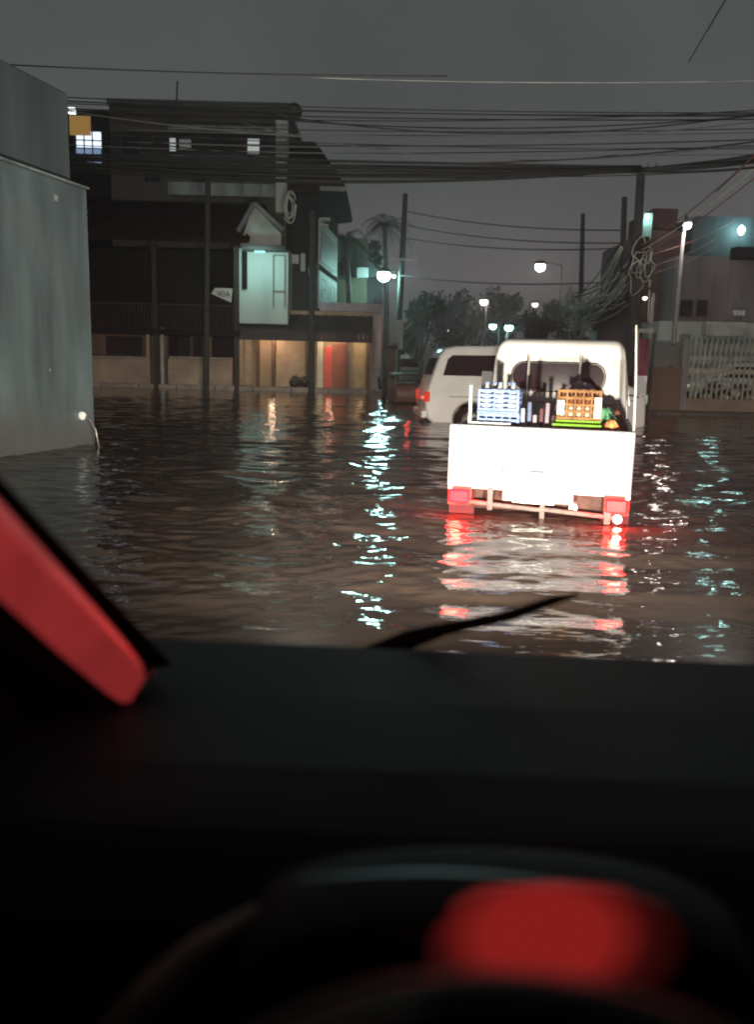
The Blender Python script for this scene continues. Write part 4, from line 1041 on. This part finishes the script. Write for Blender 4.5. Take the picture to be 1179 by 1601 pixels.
# ------------------------------------------------------------------ the car we look out of
def own_car():
    STRIP = emit('painted_red_light', (.58, .050, .052), .50)
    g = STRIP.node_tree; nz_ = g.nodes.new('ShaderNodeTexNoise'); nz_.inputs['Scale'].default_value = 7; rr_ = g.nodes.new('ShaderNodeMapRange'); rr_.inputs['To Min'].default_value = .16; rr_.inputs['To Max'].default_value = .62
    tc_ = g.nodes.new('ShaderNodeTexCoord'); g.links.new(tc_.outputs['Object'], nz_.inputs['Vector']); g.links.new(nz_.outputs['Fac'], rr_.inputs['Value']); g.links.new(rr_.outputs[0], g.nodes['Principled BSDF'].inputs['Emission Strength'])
    t = thing('car', 'dark interior and bonnet of the car in the foreground, red instrument glow', 'car', (.4, 1.0, -.3))
    L = Matrix.Translation(-t.location)
    DASH = mat('dash_plastic', (.045, .046, .054), .6, var=.3, scale=6, bump=.2, bscale=400, spec=.3)
    HOOD = mat('black_bonnet_paint', (.008, .008, .009), .35, var=.1, spec=.12)
    # bonnet: curved sheet with closed underside
    ysm = [1.18, 1.3, 1.5, 1.7, 1.85, 1.95, 2.03, 2.08, 2.10]; zsm = [.78, .755, .685, .608, .552, .512, .46, .38, .1]
    n = 24; vs = []
    for y, z in zip(ysm, zsm):
        for i in range(n + 1):
            s = i / n * 2 - 1; vs.append((.4 + s * .80, y - .16 * s * s * (y - 1.1), z - .05 * s ** 4 - .012 * s * s + .010 * math.exp(-((abs(s) - .55) / .06) ** 2)))
    m = MB(); K = len(ysm); m.add(vs, [(j * (n + 1) + i, j * (n + 1) + i + 1, (j + 1) * (n + 1) + i + 1, (j + 1) * (n + 1) + i) for j in range(K - 1) for i in range(n)], True)
    m.build('bonnet', HOOD, t, L)
    m = MB()
    for sx in (-.40, 1.195): m.prism([(1.15, .1), (2.0, .1), (2.0, .42), (1.15, .74)], sx, sx + .006, 'x')
    m.build('fender', HOOD, t, L)
    for sx in (-.22, 1.02):
        MB().ball((sx, 2.02, .36), .09, sy=.5).build('headlight', emit('headlight_glass', (1, .95, .86), 6), t, L)
    # dashboard, reaching below the view
    pr = [(1.27, .785), (1.16, .824), (.95, .832), (.78, .83), (.70, .81), (.66, .74), (.66, .3), (1.26, .3)]
    m = MB(); m.prism(pr, -.41, 1.2, 'x'); m.build('dashboard', DASH, t, L @ Matrix.Translation((1.2, 0, .819)) @ Matrix.Rotation(R(.9), 4, 'Y') @ Matrix.Translation((-1.2, 0, -.824)), bevel=.02)
    bc = P(690, 1370, .60)
    m = MB(); N = 28; vs = []
    for (yy, k, kz) in ((.56, 1.0, 1.0), (.57, 1.02, 1.15), (.62, 1.04, 1.18), (.67, 1.0, .9)):
        for i in range(N + 1):
            a = PI * i / N; vs.append((bc.x + .045 + .20 * k * math.cos(a), yy, bc.z - .10 + (.092 * kz) * max(0, math.sin(a)) ** .5))
    m.add(vs, [(j * (N + 1) + i, j * (N + 1) + i + 1, (j + 1) * (N + 1) + i + 1, (j + 1) * (N + 1) + i) for j in range(3) for i in range(N)], True)
    m.build('binnacle', DASH, t, L)
    m = MB(); m.box(bc.x - .18, bc.x + .27, .655, .66, bc.z - .3, bc.z - .10); m.build('instrument_panel', BLACKP, t, L)
    # red lit gauge face with soft backlight
    gm = bpy.data.materials.new('red_gauge_backlight'); gm.use_nodes = True; g = gm.node_tree; b = g.nodes['Principled BSDF']
    tcx = g.nodes.new('ShaderNodeTexCoord'); gr = g.nodes.new('ShaderNodeTexGradient'); gr.gradient_type = 'SPHERICAL'
    mp = g.nodes.new('ShaderNodeMapping'); mp.inputs['Location'].default_value = (-.42, -.5, -.54); mp.inputs['Scale'].default_value = (1, 1, 1)
    mp.vector_type = 'POINT'
    mp2 = g.nodes.new('ShaderNodeMapping'); mp2.inputs['Scale'].default_value = (1.85, 0, 1.0)
    g.links.new(tcx.outputs['Generated'], mp.inputs[0]); g.links.new(mp.outputs[0], mp2.inputs[0]); g.links.new(mp2.outputs[0], gr.inputs[0])
    rr = g.nodes.new('ShaderNodeValToRGB'); rr.color_ramp.elements[0].color = (0, 0, 0, 1); rr.color_ramp.elements[1].color = (.27, .014, .012, 1); rr.color_ramp.elements[1].position = .60; k_ = rr.color_ramp.elements.new(.28); k_.color = (.035, .003, .003, 1)
    g.links.new(gr.outputs[0], rr.inputs[0]); g.links.new(rr.outputs[0], b.inputs['Emission Color']); b.inputs['Emission Strength'].default_value = .85
    b.inputs['Base Color'].default_value = (.02, .004, .004, 1)
    gauge_y = .56
    pts = []
    for u, v in ((665, 1545), (668, 1480), (704, 1420), (755, 1398), (880, 1390), (980, 1398), (1045, 1422), (1085, 1465), (1095, 1545)):
        p = P(u, v, gauge_y); pts.append((p.x, p.z))
    MB().prism(pts, gauge_y, gauge_y + .01).build('gauge', gm, t, L)
    # teal reflection on the binnacle lip, painted as a faintly emissive line
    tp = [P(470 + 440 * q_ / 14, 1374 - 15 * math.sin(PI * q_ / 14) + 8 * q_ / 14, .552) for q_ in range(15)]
    MB().tube(tp, [.0002 + .0010 * math.sin(PI * q_ / 14) ** 1.5 for q_ in range(15)], 6).build('teal_reflection', emit('dim_teal_reflection', (.40, .62, .60), .13), t, L)
    MB().tube([P(150, 1640, .50), P(240, 1545, .505), P(310, 1480, .51), (P(400, 1420, .52))], [.010, .011, .009, .003], 10).build('tan_light_arc', mat('painted_tan_light', (.40, .27, .21), .6), t, L)  # brown tube painting the tan light along the binnacle's side edge
    # steering wheel
    Rr = .19; N = 72; tilt = R(45)
    c = P(790, 1590, .26) - Vector((0, Rr * math.cos(tilt), Rr * math.sin(tilt)))
    M = L @ Matrix.Translation(c) @ Matrix.Rotation(tilt, 4, 'X')
    m = MB(); m.tube([(Rr * math.cos(a), Rr * math.sin(a), 0) for a in np.linspace(0, 2 * PI, N)], .015, 12); sw = m.build('steering_wheel', mat('black_leather', (.012, .012, .012), .6, bump=.3, bscale=200), t, M)
    m = MB(); m.tube([((Rr + .004) * math.cos(a), (Rr + .004) * math.sin(a), .0135) for a in np.linspace(R(98), R(150), 20)], [.0004] + [.0016] * 18 + [.0004], 6); m.build('rim_highlight', mat('pale_rim_highlight', (.85, .70, .62), .4), sw, M)  # pale arc painting the highlight along the rim's upper left
    m = MB(); m.box(-.06, .06, -.05, .05, -.03, .0); m.build('horn_pad', BLACKP, sw, M)
    m = MB()
    for a in (200, 340, 90 + 180): m.tube([(.05 * math.cos(R(a)), .05 * math.sin(R(a)), -.01), (Rr * math.cos(R(a)), Rr * math.sin(R(a)), 0)], .012, 8)
    m.build('spoke', BLACKP, sw, M)
    # left pillar: black seal, inner cover, red light on it painted as an emissive strip
    def ppoly(pts, th, name, m, off=0.0, bevel=.003):
        n = len(pts); f_ = [P(u, v, y - off) for u, v, y in pts]; k_ = [P(u, v, y - off + th) for u, v, y in pts]
        return MB().add(f_ + k_, [tuple(range(n)), tuple(range(2 * n - 1, n - 1, -1))] + [(i, i + n, (i + 1) % n + n, (i + 1) % n) for i in range(n)]).build(name, m, t, L, bevel=bevel)
    ppoly([(-120, 615, .66), (270, 1040, .97), (238, 1046, .97), (-120, 650, .66)], .02, 'pillar_seal', RUBBER)
    ppoly([(-120, 650, .66), (238, 1046, .97), (262, 1110, .97), (100, 1180, .94), (-120, 860, .66)], .03, 'pillar_cover', BLACKP, .002)
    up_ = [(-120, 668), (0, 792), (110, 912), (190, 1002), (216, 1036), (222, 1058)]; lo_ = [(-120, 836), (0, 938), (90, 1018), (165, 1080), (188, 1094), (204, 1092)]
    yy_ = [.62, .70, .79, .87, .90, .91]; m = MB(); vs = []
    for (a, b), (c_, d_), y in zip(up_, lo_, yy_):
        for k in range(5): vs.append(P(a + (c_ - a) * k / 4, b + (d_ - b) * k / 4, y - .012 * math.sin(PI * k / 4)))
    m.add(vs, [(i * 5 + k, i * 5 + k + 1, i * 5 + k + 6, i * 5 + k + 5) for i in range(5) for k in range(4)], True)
    so = m.build('painted_red_glow', STRIP, t, L); sm_ = so.modifiers.new('thick', 'SOLIDIFY'); sm_.thickness = .004
    ppoly([(-120, 860, .66), (100, 1180, .94), (100, 1400, .94), (-120, 1400, .66)], .02, 'door_trim', BLACKP, -.02)
    # door panel
    m = MB(); m.prism([(.0, .3), (1.3, .3), (1.3, .80), (1.0, 1.02), (.7, 1.02), (0, .98)], -.47, -.43, 'x'); m.build('door_panel', DASH, t, L, bevel=.01)
    p = P(1, 1250, .93); MB().box(p.x - .03, p.x + .0, .95, .96, p.z - .03, p.z + .02).build('door_switch', emit('grey_switch_light', (.5, .45, .47), .35), t, L)
    # wiper
    W0, W1, W2 = P(560, 1030, 1.24), P(690, 985, 1.22), P(905, 930, 1.16)
    MB().tube([W0, P(640, 1000, 1.23), W1], [.013, .016, .011], 8).build('wiper_arm', RUBBER, t, L)
    MB().tube([W1, P(800, 962, 1.19), P(868, 938, 1.17), W2], [.010, .009, .007, .003], 8).build('wiper_blade', RUBBER, t, L)
    # windscreen
    gm = bpy.data.materials.new('windscreen_glass'); gm.use_nodes = True; g = gm.node_tree; g.nodes.clear()
    o_ = g.nodes.new('ShaderNodeOutputMaterial'); ms = g.nodes.new('ShaderNodeMixShader'); tr_ = g.nodes.new('ShaderNodeBsdfTransparent'); gl = g.nodes.new('ShaderNodeBsdfGlossy')
    gl.inputs['Roughness'].default_value = .03; ms.inputs[0].default_value = .012; tr_.inputs[0].default_value = (.97, .98, .97, 1)
    g.links.new(tr_.outputs[0], ms.inputs[1]); g.links.new(gl.outputs[0], ms.inputs[2]); g.links.new(ms.outputs[0], o_.inputs[0])
    m = MB(); m.add([(-.40, 1.30, .79), (1.2, 1.30, .79), (1.16, .41, 1.51), (-.42, .41, 1.51)], [(0, 1, 2, 3)]); m.build('windscreen', gm, t, L)
    # roof, tailgate and closed sides keep the sky off the cabin
    TR = mat('dark_headliner', (.03, .03, .032), .9)
    MB().box(-.47, 1.26, -1.6, .34, 1.50, 1.54).build('roof', TR, t, L, bevel=.02)
    MB().box(-.47, 1.26, -1.64, -1.60, .0, 1.5).build('rear_panel', TR, t, L)
    MB().box(1.22, 1.26, -1.6, 1.24, .0, .98).build('door_panel', DASH, t, L)
    MB().prism([(-1.6, .98), (1.2, .98), (.45, 1.5), (-1.6, 1.5)], 1.235, 1.245, 'x').build('side_window', GLASSD, t, L)
    MB().prism([(-1.6, 1.02), (.70, 1.02), (.36, 1.5), (-1.6, 1.5)], -.455, -.445, 'x').build('side_window', GLASSD, t, L)
    MB().box(-.47, 1.26, -1.6, 1.2, .02, .06).build('cabin_floor', TR, t, L)
    # the headlight beams (low beam pattern, brighter below the cut-off)
    for sx in (-.22, 1.02):
        l = bpy.data.lights.new('headlight_beam', 'SPOT'); l.energy = BEAM; l.color = (1, .90, .78); l.spot_size = R(100); l.spot_blend = .6; l.shadow_soft_size = .05
        o = bpy.data.objects.new('headlight_beam', l); C.objects.link(o); o.parent = t
        o.matrix_local = L @ Matrix.Translation((sx, 2.16, .36)) @ Matrix.Rotation(R(90 - 1.0), 4, 'X')
        l.use_nodes = True; g = l.node_tree; g.nodes.clear()
        lo = g.nodes.new('ShaderNodeOutputLight'); em = g.nodes.new('ShaderNodeEmission'); tcx = g.nodes.new('ShaderNodeTexCoord'); se = g.nodes.new('ShaderNodeSeparateXYZ')
        g.links.new(tcx.outputs['Normal'], se.inputs[0])
        up = g.nodes.new('ShaderNodeMapRange'); up.interpolation_type = 'SMOOTHSTEP'   # vertical
        up.inputs['From Min'].default_value = -.005; up.inputs['From Max'].default_value = .20; up.inputs['To Min'].default_value = 1; up.inputs['To Max'].default_value = .74
        dn = g.nodes.new('ShaderNodeMapRange'); dn.interpolation_type = 'SMOOTHSTEP'
        dn.inputs['From Min'].default_value = -.22; dn.inputs['From Max'].default_value = -.02; dn.inputs['To Min'].default_value = .03; dn.inputs['To Max'].default_value = 1
        si = g.nodes.new('ShaderNodeMath'); si.operation = 'ABSOLUTE'; sr = g.nodes.new('ShaderNodeMapRange'); sr.interpolation_type = 'SMOOTHSTEP'
        sr.inputs['From Min'].default_value = .05; sr.inputs['From Max'].default_value = .75; sr.inputs['To Min'].default_value = 1; sr.inputs['To Max'].default_value = .16
        g.links.new(se.outputs['Y'], up.inputs['Value']); g.links.new(se.outputs['Y'], dn.inputs['Value']); g.links.new(se.outputs['X'], si.inputs[0]); g.links.new(si.outputs[0], sr.inputs['Value'])
        m1 = g.nodes.new('ShaderNodeMath'); m1.operation = 'MULTIPLY'; m2 = g.nodes.new('ShaderNodeMath'); m2.operation = 'MULTIPLY'
        g.links.new(up.outputs[0], m1.inputs[0]); g.links.new(dn.outputs[0], m1.inputs[1]); g.links.new(m1.outputs[0], m2.inputs[0]); g.links.new(sr.outputs[0], m2.inputs[1])
        g.links.new(m2.outputs[0], em.inputs['Strength']); g.links.new(em.outputs[0], lo.inputs[0])
BEAM = 6600
own_car()

# ------------------------------------------------------------------ damp night air
hz = MB().box(-640, 640, -100, 930, -2.2, 18).build('haze', bpy.data.materials.new('damp_air'))
tag(hz, None, kind='stuff'); hm = hz.data.materials[0]; hm.use_nodes = True; hn = hm.node_tree; hn.nodes.clear()
ho = hn.nodes.new('ShaderNodeOutputMaterial'); hv = hn.nodes.new('ShaderNodeVolumePrincipled'); hn.links.new(hv.outputs[0], ho.inputs['Volume'])
hv.inputs['Color'].default_value = (.82, .84, .86, 1); hv.inputs['Density'].default_value = .0030; hv.inputs['Anisotropy'].default_value = .7
